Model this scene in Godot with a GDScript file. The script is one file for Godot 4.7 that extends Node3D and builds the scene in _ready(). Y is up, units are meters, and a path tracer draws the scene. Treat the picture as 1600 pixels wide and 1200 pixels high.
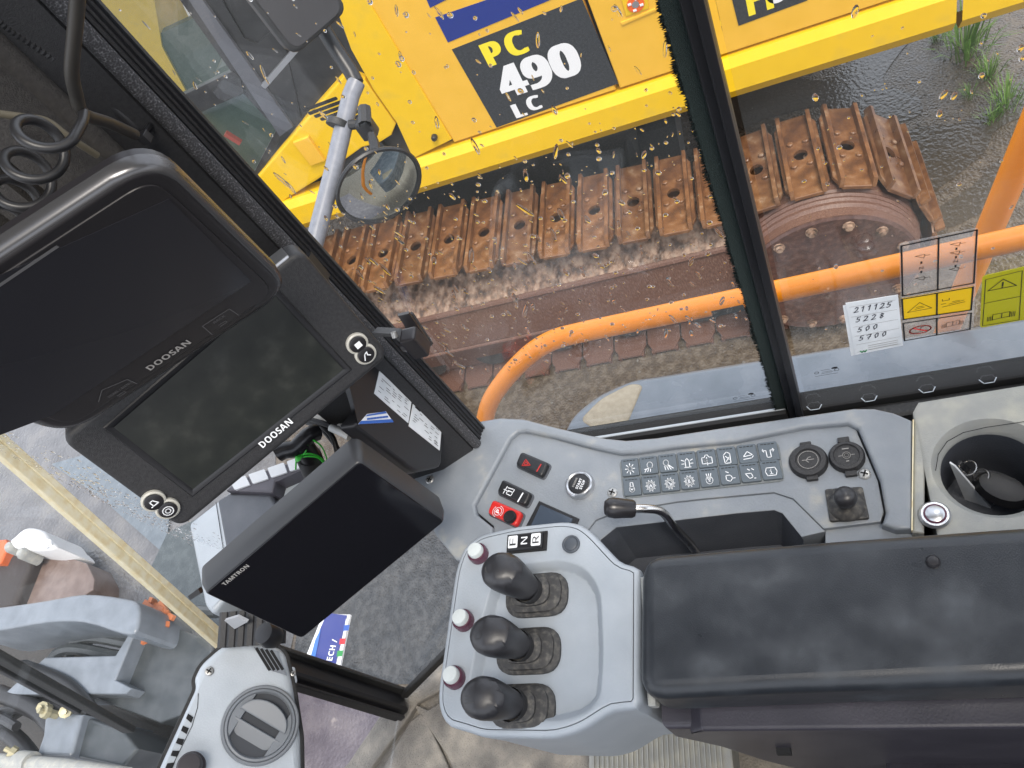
extends Node3D
# View from the operator's seat of a material handler: the right-hand console, the monitors on the pillar and,
# through the wet side window, a parked yellow excavator. Metres, y up, the cab faces -z, ground at y = 0.

# Local frames of flat faces: x and z lie in the face (z runs down it), y is its outward normal.
var frames := {
	"big": Transform3D(Vector3(0.5273, -0.0667, 0.8471), Vector3(-0.819, -0.3053, 0.4858), Vector3(0.2262, -0.9499, -0.2156), Vector3(0.3006, 3.9029, -0.4229)),
	"gauge": Transform3D(Vector3(0.6486, -0.0565, 0.759), Vector3(-0.7397, 0.1882, 0.6461), Vector3(-0.1793, -0.9805, 0.0803), Vector3(0.3483, 3.7288, -0.4735)),
	"tam": Transform3D(Vector3(0.5051, 0.1276, 0.8536), Vector3(-0.8579, 0.183, 0.4802), Vector3(-0.0949, -0.9748, 0.2019), Vector3(0.2931, 3.4884, -0.5336)),
	"win": Transform3D(Vector3(0, 0, 1), Vector3(-1, 0, 0), Vector3(0, -1, 0), Vector3(0.52, 0, 0)),
	"body": Transform3D(Vector3(0, 0, 1), Vector3(-1, 0, 0), Vector3(0, -1, 0), Vector3(3.5, 0, 0)),
	"pbox": Transform3D(Vector3(1, 0, 0), Vector3(0, 0, 1), Vector3(0, -1, 0), Vector3(0, 0, -0.46)),
	"con": Transform3D(Vector3(1, 0, 0), Vector3(0, 1, 0), Vector3(0, 0, 1), Vector3(0, 3.33, 0)),
	"pod": Transform3D(Vector3(1, 0, 0), Vector3(0, 1, 0), Vector3(0, 0, 1), Vector3(0, 3.42, 0)),
	"arm": Transform3D(Vector3(1, 0, 0), Vector3(0, 1, 0), Vector3(0, 0, 1), Vector3(0, 3.45, 0)),
	"duct": Transform3D(Vector3(1, 0, 0), Vector3(0, 0.8, 0.6), Vector3(0, -0.6, 0.8), Vector3(0.1784, 3.3, -0.7567)),
}
var mats := {}
var taken := {}
var rng := RandomNumberGenerator.new()


# ---------------------------------------------------------------- triangles (counter-clockwise seen from outside)
func tri(t: Array, a: Vector3, b: Vector3, c: Vector3) -> void:
	t.append(a); t.append(b); t.append(c)

func quad(t: Array, a: Vector3, b: Vector3, c: Vector3, d: Vector3) -> void:
	tri(t, a, b, c); tri(t, a, c, d)

func area2(o: PackedVector2Array) -> float:
	var s := 0.0
	for i in o.size():
		s += o[i].cross(o[(i + 1) % o.size()])
	return s

func wound(o: PackedVector2Array) -> PackedVector2Array:
	var r := o.duplicate()
	if area2(r) > 0:
		r.reverse()
	return r

func inset(o: PackedVector2Array, d: float) -> PackedVector2Array:   # o wound(): moves every corner inwards by d
	var r := PackedVector2Array()
	var n := o.size()
	for i in n:
		var e1 := (o[i] - o[(i + n - 1) % n]).normalized()
		var e2 := (o[(i + 1) % n] - o[i]).normalized()
		var m1 := Vector2(e1.y, -e1.x)
		var m2 := Vector2(e2.y, -e2.x)
		var m := (m1 + m2).normalized()
		r.append(o[i] + m * (d / maxf(0.4, m.dot(m1))))
	return r

func round_poly(o: PackedVector2Array, r: float, seg := 4) -> PackedVector2Array:
	var out := PackedVector2Array()
	var n := o.size()
	for i in n:
		var p := o[i]
		var a := o[(i + n - 1) % n] - p
		var b := o[(i + 1) % n] - p
		var k := minf(r, minf(a.length(), b.length()) * 0.45)
		var p0 := p + a.normalized() * k
		var p1 := p + b.normalized() * k
		for j in seg + 1:
			var u := float(j) / seg
			out.append(p0.lerp(p, u).lerp(p.lerp(p1, u), u))
	return out

func smooth_poly(o: PackedVector2Array, seg := 4) -> PackedVector2Array:
	var out := PackedVector2Array()
	var n := o.size()
	for i in n:
		for j in seg:
			out.append(o[i].cubic_interpolate(o[(i + 1) % n], o[(i + n - 1) % n], o[(i + 2) % n], float(j) / seg))
	return out

func polar(o: PackedVector2Array, c: Vector2, n: int) -> PackedVector2Array:   # a star-shaped outline sampled at n equal angles
	var out := PackedVector2Array()
	for i in n:
		var d := Vector2.from_angle(-TAU * i / n)
		var best := 0.0
		for k in o.size():
			var hit = Geometry2D.segment_intersects_segment(c, c + d * 10.0, o[k], o[(k + 1) % o.size()])
			if hit != null:
				best = maxf(best, (hit - c).length())
		out.append(c + d * best)
	return out

func rect(w: float, h: float, c := Vector2.ZERO, r := 0.0, seg := 4) -> PackedVector2Array:
	var o := PackedVector2Array([c + Vector2(-w, -h) / 2, c + Vector2(w, -h) / 2, c + Vector2(w, h) / 2, c + Vector2(-w, h) / 2])
	return round_poly(o, r, seg) if r > 0 else o

func ring(r: float, n := 32, c := Vector2.ZERO, ry := 0.0) -> PackedVector2Array:
	var o := PackedVector2Array()
	for i in n:
		o.append(c + Vector2(cos(-TAU * i / n) * r, sin(-TAU * i / n) * (ry if ry > 0 else r)))
	return o

func turned(o: PackedVector2Array, a: float, c: Vector2) -> PackedVector2Array:
	var r := PackedVector2Array()
	for p in o:
		r.append(p.rotated(a) + c)
	return r

func cap(t: Array, o: PackedVector2Array, y: float, up := true) -> void:
	var ix := Geometry2D.triangulate_polygon(o)
	if ix.is_empty():
		var hull := Geometry2D.convex_hull(o)
		hull.resize(hull.size() - 1)
		return cap(t, hull, y, up)
	for k in range(0, ix.size(), 3):
		var a := o[ix[k]]; var b := o[ix[k + 1]]; var c := o[ix[k + 2]]
		if ((b - a).cross(c - a) < 0) != up:
			var s := b; b = c; c = s
		tri(t, Vector3(a.x, y, a.y), Vector3(b.x, y, b.y), Vector3(c.x, y, c.y))

func skin(t: Array, o1: PackedVector2Array, y1: float, o2: PackedVector2Array, y2: float) -> void:
	for i in o1.size():
		var j := (i + 1) % o1.size()
		quad(t, Vector3(o1[i].x, y1, o1[i].y), Vector3(o1[j].x, y1, o1[j].y), Vector3(o2[j].x, y2, o2[j].y), Vector3(o2[i].x, y2, o2[i].y))

func prism(t: Array, outline: PackedVector2Array, y0: float, y1: float, bevel := 0.0, steps := 3, bottom := true) -> void:
	var o := wound(outline)
	if bottom:
		cap(t, o, y0, false)
	if bevel <= 0:
		skin(t, o, y0, o, y1)
		cap(t, o, y1)
		return
	skin(t, o, y0, o, y1 - bevel)
	var last := o
	var ly := y1 - bevel
	for k in range(1, steps + 1):
		var a := PI / 2 * k / steps
		var q := inset(o, bevel * (1 - cos(a)))
		var y := y1 - bevel + bevel * sin(a)
		skin(t, last, ly, q, y)
		last = q; ly = y
	cap(t, last, ly)

func stack(t: Array, loops: Array, close0 := true, close1 := true) -> void:   # loops of [outline, y], equal point counts, wound
	for i in loops.size() - 1:
		skin(t, loops[i][0], loops[i][1], loops[i + 1][0], loops[i + 1][1])
	if close0:
		cap(t, loops[0][0], loops[0][1], false)
	if close1:
		cap(t, loops[-1][0], loops[-1][1])

func lathe(t: Array, profile: Array, n := 24, x := Transform3D.IDENTITY, sx := 1.0, sz := 1.0) -> void:   # profile of (radius, y), upwards along the outside
	for i in n:
		var a := TAU * i / n
		var b := TAU * (i + 1) / n
		for k in profile.size() - 1:
			var p: Vector2 = profile[k]; var q: Vector2 = profile[k + 1]
			var v := [Vector3(p.x * cos(a) * sx, p.y, -p.x * sin(a) * sz), Vector3(p.x * cos(b) * sx, p.y, -p.x * sin(b) * sz), Vector3(q.x * cos(b) * sx, q.y, -q.x * sin(b) * sz), Vector3(q.x * cos(a) * sx, q.y, -q.x * sin(a) * sz)]
			if p.x > 1e-6:
				tri(t, x * v[0], x * v[1], x * v[2])
			if q.x > 1e-6:
				tri(t, x * v[0], x * v[2], x * v[3])

func smooth_path(p: Array, seg := 6) -> Array:
	var out := []
	for i in p.size() - 1:
		for j in seg:
			var a: Vector3 = p[maxi(i - 1, 0)]; var d: Vector3 = p[mini(i + 2, p.size() - 1)]
			out.append(p[i].cubic_interpolate(p[i + 1], a, d, float(j) / seg))
	out.append(p[-1])
	return out

func tube(t: Array, p: Array, r: float, n := 10, ribs := 0.0) -> void:
	var side := Vector3.ZERO
	var last := []
	for i in p.size():
		var d: Vector3 = (p[mini(i + 1, p.size() - 1)] - p[maxi(i - 1, 0)]).normalized()
		if side == Vector3.ZERO:
			side = d.cross(Vector3.UP if absf(d.y) < 0.9 else Vector3.RIGHT).normalized()
		side = (side - d * side.dot(d)).normalized()
		var other := d.cross(side)
		var rr := r + (ribs if i % 2 == 0 else 0.0)
		var loop := []
		for k in n:
			loop.append(p[i] + (side * cos(TAU * k / n) + other * sin(TAU * k / n)) * rr)
		if last:
			for k in n:
				quad(t, last[k], last[(k + 1) % n], loop[(k + 1) % n], loop[k])
		for k in n:
			if i == 0:
				tri(t, p[i], loop[(k + 1) % n], loop[k])
			elif i == p.size() - 1:
				tri(t, p[i], loop[k], loop[(k + 1) % n])
		last = loop

func block(t: Array, size: Vector3, at := Vector3.ZERO, bevel := 0.0, x := Transform3D.IDENTITY) -> void:
	var from := t.size()
	prism(t, rect(size.x, size.z, Vector2.ZERO, bevel, 2), -size.y / 2, size.y / 2, bevel, 2)
	move(t, x * Transform3D(Basis.IDENTITY, at), from)

func bar(t: Array, a: Vector3, b: Vector3, w: float, h: float, up := Vector3.UP, bevel := 0.0) -> void:   # a beam of w by h from a to b
	var y := up
	var d := b - a
	var z := d.normalized()
	var x := y.cross(z).normalized()
	y = z.cross(x)
	block(t, Vector3(w, h, d.length()), Vector3.ZERO, bevel, Transform3D(x, y, z, (a + b) / 2))

func move(t: Array, x: Transform3D, from := 0) -> void:
	for i in range(from, t.size()):
		t[i] = x * t[i]

func slab(t: Array, c: Array, thick: float) -> void:   # a flat sheet through the corners c, with thickness
	var n: Vector3 = (c[1] - c[0]).cross(c[2] - c[0]).normalized()
	var x: Vector3 = (c[1] - c[0]).normalized()
	var f := Transform3D(x, n, x.cross(n), c[0])
	var o := PackedVector2Array()
	for p in c:
		var q: Vector3 = f.affine_inverse() * p
		o.append(Vector2(q.x, q.z))
	var from := t.size()
	prism(t, o, -thick / 2, thick / 2)
	move(t, f, from)

func strokes(t: Array, lines: Array, w: float, y := 0.0, scale := 1.0, at := Vector2.ZERO, angle := 0.0) -> void:   # flat ribbons lying in the local xz plane
	for line in lines:
		for i in line.size() - 1:
			var a: Vector2 = (line[i] * scale).rotated(angle) + at
			var b: Vector2 = (line[i + 1] * scale).rotated(angle) + at
			var d := (b - a).normalized() * w / 2
			var s := Vector2(-d.y, d.x)
			var q := [a - d + s, a - d - s, b + d - s, b + d + s]
			quad(t, Vector3(q[0].x, y, q[0].y), Vector3(q[3].x, y, q[3].y), Vector3(q[2].x, y, q[2].y), Vector3(q[1].x, y, q[1].y))

func arc(c: Vector2, r: float, a0 := 0.0, a1 := TAU, n := 14, ry := 0.0) -> Array:
	var o := []
	for i in n + 1:
		var a := lerpf(a0, a1, float(i) / n)
		o.append(c + Vector2(cos(a) * r, sin(a) * (ry if ry > 0 else r)))
	return o


# ---------------------------------------------------------------- meshes, parts and things
func mesh_of(t: Array, crease := 38.0) -> ArrayMesh:
	var faces := PackedVector3Array()
	var ids := PackedInt32Array()
	var at := {}
	var fan := []
	var n := t.size() / 3
	for i in n:
		var a: Vector3 = t[3 * i]
		var f: Vector3 = (t[3 * i + 1] - a).cross(t[3 * i + 2] - a)
		faces.append(f)
		for k in 3:
			var key := Vector3i((t[3 * i + k] as Vector3 * 20000.0).round())
			var id: int = at.get(key, -1)
			if id < 0:
				id = fan.size(); at[key] = id; fan.append([])
			fan[id].append(i); ids.append(id)
	var lim := cos(deg_to_rad(crease))
	var verts := PackedVector3Array()
	var norms := PackedVector3Array()
	for i in n:
		if faces[i].length_squared() < 1e-20:
			continue
		var fn := faces[i].normalized()
		for k in [0, 2, 1]:
			var s := Vector3.ZERO
			for j in fan[ids[3 * i + k]]:
				if faces[j].normalized().dot(fn) > lim:
					s += faces[j]
			verts.append(t[3 * i + k])
			norms.append(s.normalized() if s.length_squared() > 1e-24 else fn)
	var arr := []
	arr.resize(Mesh.ARRAY_MAX)
	arr[Mesh.ARRAY_VERTEX] = verts
	arr[Mesh.ARRAY_NORMAL] = norms
	var m := ArrayMesh.new()
	m.add_surface_from_arrays(Mesh.PRIMITIVE_TRIANGLES, arr)
	return m

func numbered(called: String) -> String:
	taken[called] = taken.get(called, 0) + 1
	return called if taken[called] == 1 else "%s_%03d" % [called, taken[called] - 1]

func tag(o: Node, label: String, category := "", group := "", kind := "") -> void:
	if label: o.set_meta("label", label)
	if category: o.set_meta("category", category)
	if group: o.set_meta("group", group)
	if kind: o.set_meta("kind", kind)

func thing(called: String, label: String, category: String, group := "", x := Transform3D.IDENTITY) -> Node3D:
	var o := Node3D.new()
	o.name = numbered(called)
	o.transform = x
	add_child(o)
	tag(o, label, category, group)
	return o

func part(called: String, t: Array, m: Material, parent: Node, crease := 38.0, x := Transform3D.IDENTITY) -> MeshInstance3D:
	return part_mesh(called, mesh_of(t, crease), m, parent, x)

func part_mesh(called: String, me: Mesh, m: Material, parent: Node, x := Transform3D.IDENTITY) -> MeshInstance3D:
	var o := MeshInstance3D.new()
	o.name = numbered(called) if parent == self else called
	o.mesh = me
	o.material_override = m
	o.transform = parent.transform.affine_inverse() * x if parent is MeshInstance3D else x   # x is always told in the axes of the thing
	parent.add_child(o, true)
	return o

func setting(called: String, t: Array, m: Material, crease := 38.0) -> MeshInstance3D:
	var o := part(called, t, m, self, crease)
	o.set_meta("kind", "structure")
	return o

func lettering(called: String, text: String, parent: Node, frame: Transform3D, at: Vector2, dir: Vector2, width: float, height: float, m: Material, lift := 0.0006, bold := 0.8) -> void:
	var font := SystemFont.new()
	font.font_names = PackedStringArray(["Droid Sans"])
	font.font_weight = 700 if bold > .5 else 400
	var me := TextMesh.new()
	me.font = font
	me.text = text
	me.font_size = 48
	me.pixel_size = 0.001
	me.depth = 0.0
	me.curve_step = 2.0
	var box := me.get_aabb()
	var d := dir.normalized()
	var b := Basis(Vector3(d.x, 0, d.y) * (width / box.size.x), Vector3(d.y, 0, -d.x) * (height / box.size.y), Vector3(0, 1, 0))
	var x := Transform3D(b, Vector3(at.x, lift, at.y)) * Transform3D(Basis.IDENTITY, -box.get_center())
	part_mesh(called, me, m, parent, frame * x)

# ---------------------------------------------------------------- materials (colours are linear base colours)
func noise(seed: int, freq: float, kind := FastNoiseLite.TYPE_SIMPLEX_SMOOTH, oct := 4) -> FastNoiseLite:
	var f := FastNoiseLite.new()
	f.seed = seed; f.frequency = freq; f.noise_type = kind; f.fractal_octaves = oct
	return f

func noise_tex(f: FastNoiseLite, stops: Array, size := 512, normal := 0.0) -> NoiseTexture2D:
	var x := NoiseTexture2D.new()
	x.width = size; x.height = size; x.seamless = true; x.noise = f
	if normal > 0:
		x.as_normal_map = true; x.bump_strength = normal
	else:
		var g := Gradient.new()
		g.offsets = PackedFloat32Array(); g.colors = PackedColorArray()
		var off := PackedFloat32Array(); var col := PackedColorArray()
		for s in stops:
			off.append(s[0]); col.append((s[1] as Color).linear_to_srgb())
		g.offsets = off; g.colors = col
		x.color_ramp = g
	return x

func lin(r: float, g: float, b: float) -> Color:
	return Color(r, g, b)

func plain(c: Color, rough := 0.5, metal := 0.0, spec := 0.5) -> StandardMaterial3D:
	var m := StandardMaterial3D.new()
	m.albedo_color = c.linear_to_srgb()
	m.roughness = rough; m.metallic = metal; m.metallic_specular = spec
	return m

func grained(stops: Array, f: FastNoiseLite, per_metre: float, rough := 0.5, bump := 0.0, bump_f: FastNoiseLite = null, metal := 0.0, rough_stops := [], world := false) -> StandardMaterial3D:
	var m := StandardMaterial3D.new()
	m.roughness = rough; m.metallic = metal
	m.albedo_texture = noise_tex(f, stops)
	m.uv1_triplanar = true
	m.uv1_world_triplanar = world
	m.uv1_scale = Vector3.ONE * per_metre
	if bump > 0:
		m.normal_enabled = true
		m.normal_texture = noise_tex(bump_f if bump_f else f, [], 512, bump)
	if rough_stops:
		m.roughness = 1.0
		var g := []
		for s in rough_stops:
			g.append([s[0], Color(s[1], s[1], s[1]).srgb_to_linear()])
		m.roughness_texture = noise_tex(f, g)
	return m

func pane(tint: Color, alpha: float) -> StandardMaterial3D:
	var m := StandardMaterial3D.new()
	var c := tint.linear_to_srgb()
	c.a = alpha
	m.albedo_color = c
	m.transparency = BaseMaterial3D.TRANSPARENCY_ALPHA
	m.roughness = 0.02
	return m


func _ready() -> void:
	rng.seed = 7
	# ---- camera, sky, light, exposure
	var cam := Camera3D.new()
	cam.name = "camera"
	cam.fov = 53.13
	cam.near = 0.02
	cam.far = 400.0
	cam.transform = Transform3D(Vector3(0.059, -0.4023, 0.9136), Vector3(0.837, 0.5186, 0.1744), Vector3(-0.544, 0.7544, 0.3673), Vector3(0, 4.15, 0))
	add_child(cam)
	var sky_m := ProceduralSkyMaterial.new()
	sky_m.sky_top_color = Color(0.80, 0.83, 0.88)
	sky_m.sky_horizon_color = Color(0.86, 0.87, 0.89)
	sky_m.sky_curve = 0.2
	sky_m.ground_bottom_color = Color(0.3, 0.29, 0.28)
	sky_m.ground_horizon_color = Color(0.5, 0.5, 0.5)
	var env := Environment.new()
	env.background_mode = Environment.BG_SKY
	env.sky = Sky.new()
	env.sky.sky_material = sky_m
	env.tonemap_mode = Environment.TONE_MAPPER_LINEAR
	env.tonemap_exposure = 2.7
	env.sdfgi_enabled = true
	env.ssao_enabled = true
	env.ssil_enabled = true
	var we := WorldEnvironment.new()
	we.name = "environment"
	we.environment = env
	add_child(we)
	var sun := DirectionalLight3D.new()
	sun.name = "overcast_sun"
	sun.light_energy = 0.5
	sun.light_angular_distance = 25.0
	sun.light_color = Color(1.0, 0.97, 0.93)
	sun.shadow_enabled = true
	sun.rotation_degrees = Vector3(-62, -48, 0)
	add_child(sun)

	make_materials()
	build_ground()
	build_cab_shell()
	build_windows()
	build_excavator()
	build_outside()
	build_console()
	build_pod()
	build_monitors()
	build_pillar_things()
	build_duct()


func make_materials() -> void:
	var fine := noise(3, 0.08)
	var soft := noise(5, 0.012)
	var grit := noise(9, 0.25, FastNoiseLite.TYPE_SIMPLEX_SMOOTH, 2)
	var cells := noise(12, 0.06, FastNoiseLite.TYPE_CELLULAR, 2)
	var leather := noise(14, 0.14, FastNoiseLite.TYPE_CELLULAR, 1)
	mats.grey = grained([[0.0, lin(.18, .20, .228)], [0.45, lin(.205, .226, .253)], [0.72, lin(.22, .24, .265)], [0.85, lin(.27, .28, .285)], [1.0, lin(.36, .345, .30)]], soft, 2.2, 0.42, 0.22, grit)
	mats.grey_light = grained([[0.0, lin(.31, .345, .385)], [1.0, lin(.37, .405, .445)]], soft, 2.5, 0.40, 0.18, grit)
	mats.duct = grained([[0.0, lin(.44, .48, .52)], [1.0, lin(.52, .56, .60)]], soft, 2.5, 0.40, 0.18, grit)
	mats.grey_dusty = grained([[0.0, lin(.25, .26, .26)], [0.5, lin(.30, .305, .29)], [1.0, lin(.40, .39, .34)]], soft, 3.5, 0.6, 0.5, grit)
	mats.grey_dark = grained([[0.0, lin(.045, .05, .062)], [1.0, lin(.07, .076, .09)]], soft, 3.0, 0.45, 0.5, grit)
	mats.key = plain(lin(.085, .105, .125), 0.5)
	mats.pad = grained([[0.0, lin(.015, .017, .021)], [0.5, lin(.020, .023, .028)], [0.75, lin(.027, .031, .037)], [1.0, lin(.046, .052, .060)]], noise(31, 0.008), 3.0, 0.42, 0.22, noise(37, 0.4, FastNoiseLite.TYPE_SIMPLEX_SMOOTH, 2), 0.0, [[0.0, 0.26], [0.5, 0.36], [1.0, 0.55]])
	mats.base = grained([[0.0, lin(.034, .032, .042)], [1.0, lin(.056, .052, .064)]], soft, 2.0, 0.34, 0.12, noise(37, 0.4, FastNoiseLite.TYPE_SIMPLEX_SMOOTH, 2))
	mats.black = plain(lin(.012, .012, .014), 0.38)
	mats.black_soft = grained([[0.0, lin(.014, .014, .016)], [1.0, lin(.032, .032, .034)]], fine, 6.0, 0.55, 0.8, grit)
	mats.rubber = grained([[0.0, lin(.010, .010, .011)], [0.7, lin(.022, .022, .022)], [1.0, lin(.07, .062, .05)]], fine, 5.0, 0.6)
	mats.gap = plain(lin(.008, .008, .009), 0.8)
	mats.fabric = grained([[0.0, lin(.02, .02, .022)], [0.5, lin(.05, .05, .055)], [0.75, lin(.16, .16, .17)], [1.0, lin(.30, .30, .31)]], noise(21, 0.11, FastNoiseLite.TYPE_CELLULAR, 1), 12.0, 0.85, 2.0, noise(21, 0.11, FastNoiseLite.TYPE_CELLULAR, 1))
	mats.headliner = grained([[0.0, lin(.035, .032, .031)], [1.0, lin(.065, .06, .055)]], fine, 4.0, 0.9, 1.0, grit)
	mats.screen = plain(lin(.006, .006, .008), 0.12)
	mats.screen_dust = grained([[0.0, lin(.010, .012, .011)], [0.55, lin(.016, .018, .016)], [1.0, lin(.034, .036, .032)]], noise(33, 0.015), 4.0, 0.35)
	mats.bezel = plain(lin(.016, .015, .017), 0.3)
	mats.silver = plain(lin(.55, .56, .58), 0.28, 0.9)
	mats.chrome = plain(lin(.62, .60, .58), 0.2, 1.0)
	mats.screw = plain(lin(.42, .42, .41), 0.38, 0.8)
	mats.white = plain(lin(.72, .73, .74), 0.45)
	mats.paper = grained([[0.0, lin(.62, .65, .68)], [1.0, lin(.74, .76, .78)]], soft, 4.0, 0.7)
	mats.print_white = plain(lin(.75, .77, .8), 0.5)
	mats.print_grey = plain(lin(.30, .29, .28), 0.5)
	mats.print_black = plain(lin(.012, .012, .014), 0.5)
	mats.print_faint = plain(lin(.10, .10, .105), 0.5)
	mats.red = plain(lin(.52, .018, .014), 0.3)
	mats.print_red = plain(lin(.45, .02, .015), 0.45)
	mats.purple = plain(lin(.085, .03, .05), 0.2)
	mats.pearl = plain(lin(.56, .60, .60), 0.22)
	mats.boot = grained([[0.0, lin(.022, .022, .023)], [0.45, lin(.035, .034, .034)], [0.7, lin(.085, .08, .072)], [1.0, lin(.17, .155, .13)]], noise(40, 0.02), 12.0, 0.62, 0.6, grit)
	mats.knob = grained([[0.0, lin(.020, .020, .023)], [1.0, lin(.030, .030, .034)]], soft, 8.0, 0.36, 0.35, grit)
	mats.orange = grained([[0.0, lin(.86, .25, .006)], [0.85, lin(.90, .28, .008)], [1.0, lin(.68, .21, .02)]], fine, 2.0, 0.3)
	mats.yellow = grained([[0.0, lin(.74, .46, .010)], [0.6, lin(.78, .49, .012)], [1.0, lin(.70, .45, .03)]], soft, 0.9, 0.34)
	mats.yellow_pale = grained([[0.0, lin(.74, .42, .035)], [1.0, lin(.80, .46, .05)]], soft, 0.9, 0.38)
	mats.decal_black = grained([[0.0, lin(.022, .025, .03)], [1.0, lin(.045, .05, .055)]], noise(44, 0.05), 2.0, 0.4)
	mats.decal_blue = plain(lin(.012, .03, .20), 0.35)
	mats.decal_white = plain(lin(.78, .79, .8), 0.45)
	mats.decal_yellow = plain(lin(.85, .70, .03), 0.45)
	mats.cab_black = grained([[0.0, lin(.02, .021, .023)], [1.0, lin(.04, .041, .043)]], soft, 1.2, 0.4)
	mats.cab_grey = plain(lin(.085, .09, .105), 0.4)
	mats.steel_dark = grained([[0.0, lin(.02, .019, .018)], [1.0, lin(.06, .052, .045)]], fine, 1.5, 0.6)
	var rust := noise(50, 0.022, FastNoiseLite.TYPE_SIMPLEX_SMOOTH, 6)
	mats.rust = grained([[0.0, lin(.075, .036, .020)], [0.3, lin(.115, .051, .023)], [0.5, lin(.16, .070, .027)], [0.7, lin(.195, .090, .036)], [0.86, lin(.26, .16, .095)], [1.0, lin(.42, .35, .29)]], noise(50, 0.009, FastNoiseLite.TYPE_SIMPLEX_SMOOTH, 8), 1.7, 0.38, 0.5, noise(51, 0.05), 0.0, [[0.0, 0.28], [0.6, 0.45], [1.0, 0.62]])
	mats.rust_b = grained([[0.0, lin(.085, .042, .026)], [0.4, lin(.13, .060, .028)], [0.7, lin(.18, .094, .046)], [0.88, lin(.27, .19, .13)], [1.0, lin(.42, .36, .30)]], noise(53, 0.010, FastNoiseLite.TYPE_SIMPLEX_SMOOTH, 8), 1.7, 0.38, 0.5, noise(51, 0.05), 0.0, [[0.0, 0.25], [0.6, 0.4], [1.0, 0.6]])
	mats.mud = grained([[0.0, lin(.028, .018, .013)], [0.36, lin(.07, .042, .028)], [0.5, lin(.16, .09, .055)], [0.7, lin(.32, .215, .15)], [1.0, lin(.42, .32, .235)]], noise(56, 0.016, FastNoiseLite.TYPE_SIMPLEX_SMOOTH, 6), 1.6, 0.5, 4.0, noise(57, 0.04), 0.0, [[0.0, 0.25], [0.6, 0.5], [1.0, 0.7]])
	mats.mud_streak = grained([[0.0, lin(.075, .034, .022)], [0.5, lin(.125, .06, .040)], [0.75, lin(.16, .09, .065)], [1.0, lin(.32, .23, .18)]], noise(58, 0.07, FastNoiseLite.TYPE_SIMPLEX_SMOOTH, 5), 1.0, 0.5, 2.0, noise(57, 0.04))
	(mats.mud_streak as StandardMaterial3D).uv1_scale = Vector3(2.6, 0.8, 2.6)
	mats.hub = grained([[0.0, lin(.045, .022, .018)], [0.6, lin(.085, .04, .030)], [1.0, lin(.14, .085, .065)]], rust, 1.8, 0.4, 1.5, noise(57, 0.04))
	mats.deck = grained([[0.0, lin(.14, .165, .19)], [0.5, lin(.17, .195, .225)], [1.0, lin(.22, .245, .275)]], soft, 1.2, 0.18, 0.6, noise(60, 0.03), 0.0, [[0.0, 0.08], [0.45, 0.20], [0.7, 0.42], [1.0, 0.5]])
	mats.machine_grey = grained([[0.0, lin(.13, .15, .175)], [1.0, lin(.20, .225, .26)]], soft, 1.0, 0.3)
	mats.machine_dark = grained([[0.0, lin(.035, .042, .047)], [1.0, lin(.07, .078, .085)]], soft, 1.2, 0.35)
	mats.machine_brown = grained([[0.0, lin(.12, .08, .065)], [1.0, lin(.20, .15, .13)]], rust, 0.8, 0.35)
	mats.hose = plain(lin(.02, .02, .022), 0.4)
	mats.glass = pane(lin(.9, .97, .94), 0.012)
	mats.glass_green = pane(lin(.16, .30, .23), 0.08)
	mats.cream = grained([[0.0, lin(.62, .50, .28)], [0.5, lin(.70, .63, .44)], [1.0, lin(.74, .70, .56)]], noise(61, 0.02), 5.0, 0.5)
	mats.floor = grained([[0.0, lin(.10, .092, .085)], [0.45, lin(.19, .175, .155)], [0.75, lin(.30, .27, .23)], [1.0, lin(.42, .37, .30)]], noise(62, 0.012, FastNoiseLite.TYPE_SIMPLEX_SMOOTH, 6), 1.6, 0.7, 1.5, grit)
	mats.brush = grained([[0.0, lin(.006, .012, .011)], [1.0, lin(.028, .045, .042)]], noise(63, 0.2), 10.0, 0.95, 6.0, noise(63, 0.2))
	mats.wire_green = plain(lin(.05, .55, .05), 0.4)
	mats.cable_white = plain(lin(.62, .62, .60), 0.5)
	mats.tan = plain(lin(.11, .095, .065), 0.6)
	mats.label_blue = plain(lin(.03, .12, .45), 0.4)
	mats.sign_yellow = plain(lin(.80, .50, .005), 0.4)
	var film := StandardMaterial3D.new()
	film.albedo_color = Color(.76, .75, .75, .24)
	film.transparency = BaseMaterial3D.TRANSPARENCY_ALPHA
	film.roughness = 0.4
	mats.film = film
	var film_y := StandardMaterial3D.new()
	film_y.albedo_color = Color(.72, .70, .02, .80)
	film_y.transparency = BaseMaterial3D.TRANSPARENCY_ALPHA
	film_y.roughness = 0.4
	mats.film_yellow = film_y
	var drop := StandardMaterial3D.new()
	drop.albedo_color = Color(1, 1, 1, 0.0)
	drop.refraction_enabled = true
	drop.refraction_scale = 0.033
	drop.roughness = 0.02
	mats.drop = drop
	var mir := plain(lin(.80, .82, .82), 0.03, 1.0)
	mir.albedo_color = lin(.42, .46, .45).linear_to_srgb()
	mats.mirror = mir
	var leaf := plain(lin(.13, .26, .035), 0.5)
	leaf.backlight_enabled = true
	leaf.backlight = Color(.12, .22, .05)
	mats.leaf = leaf
	mats.leaf_pale = plain(lin(.20, .32, .08), 0.5)
	mats.water = plain(lin(.075, .062, .048), 0.03)
	mats.water.metallic_specular = 0.7
	mats.water.normal_enabled = true
	mats.water.normal_texture = noise_tex(noise(70, 0.03), [], 512, 3.0)
	mats.water.uv1_triplanar = true
	mats.water.uv1_world_triplanar = true
	mats.water.uv1_scale = Vector3.ONE * 1.6


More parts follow.
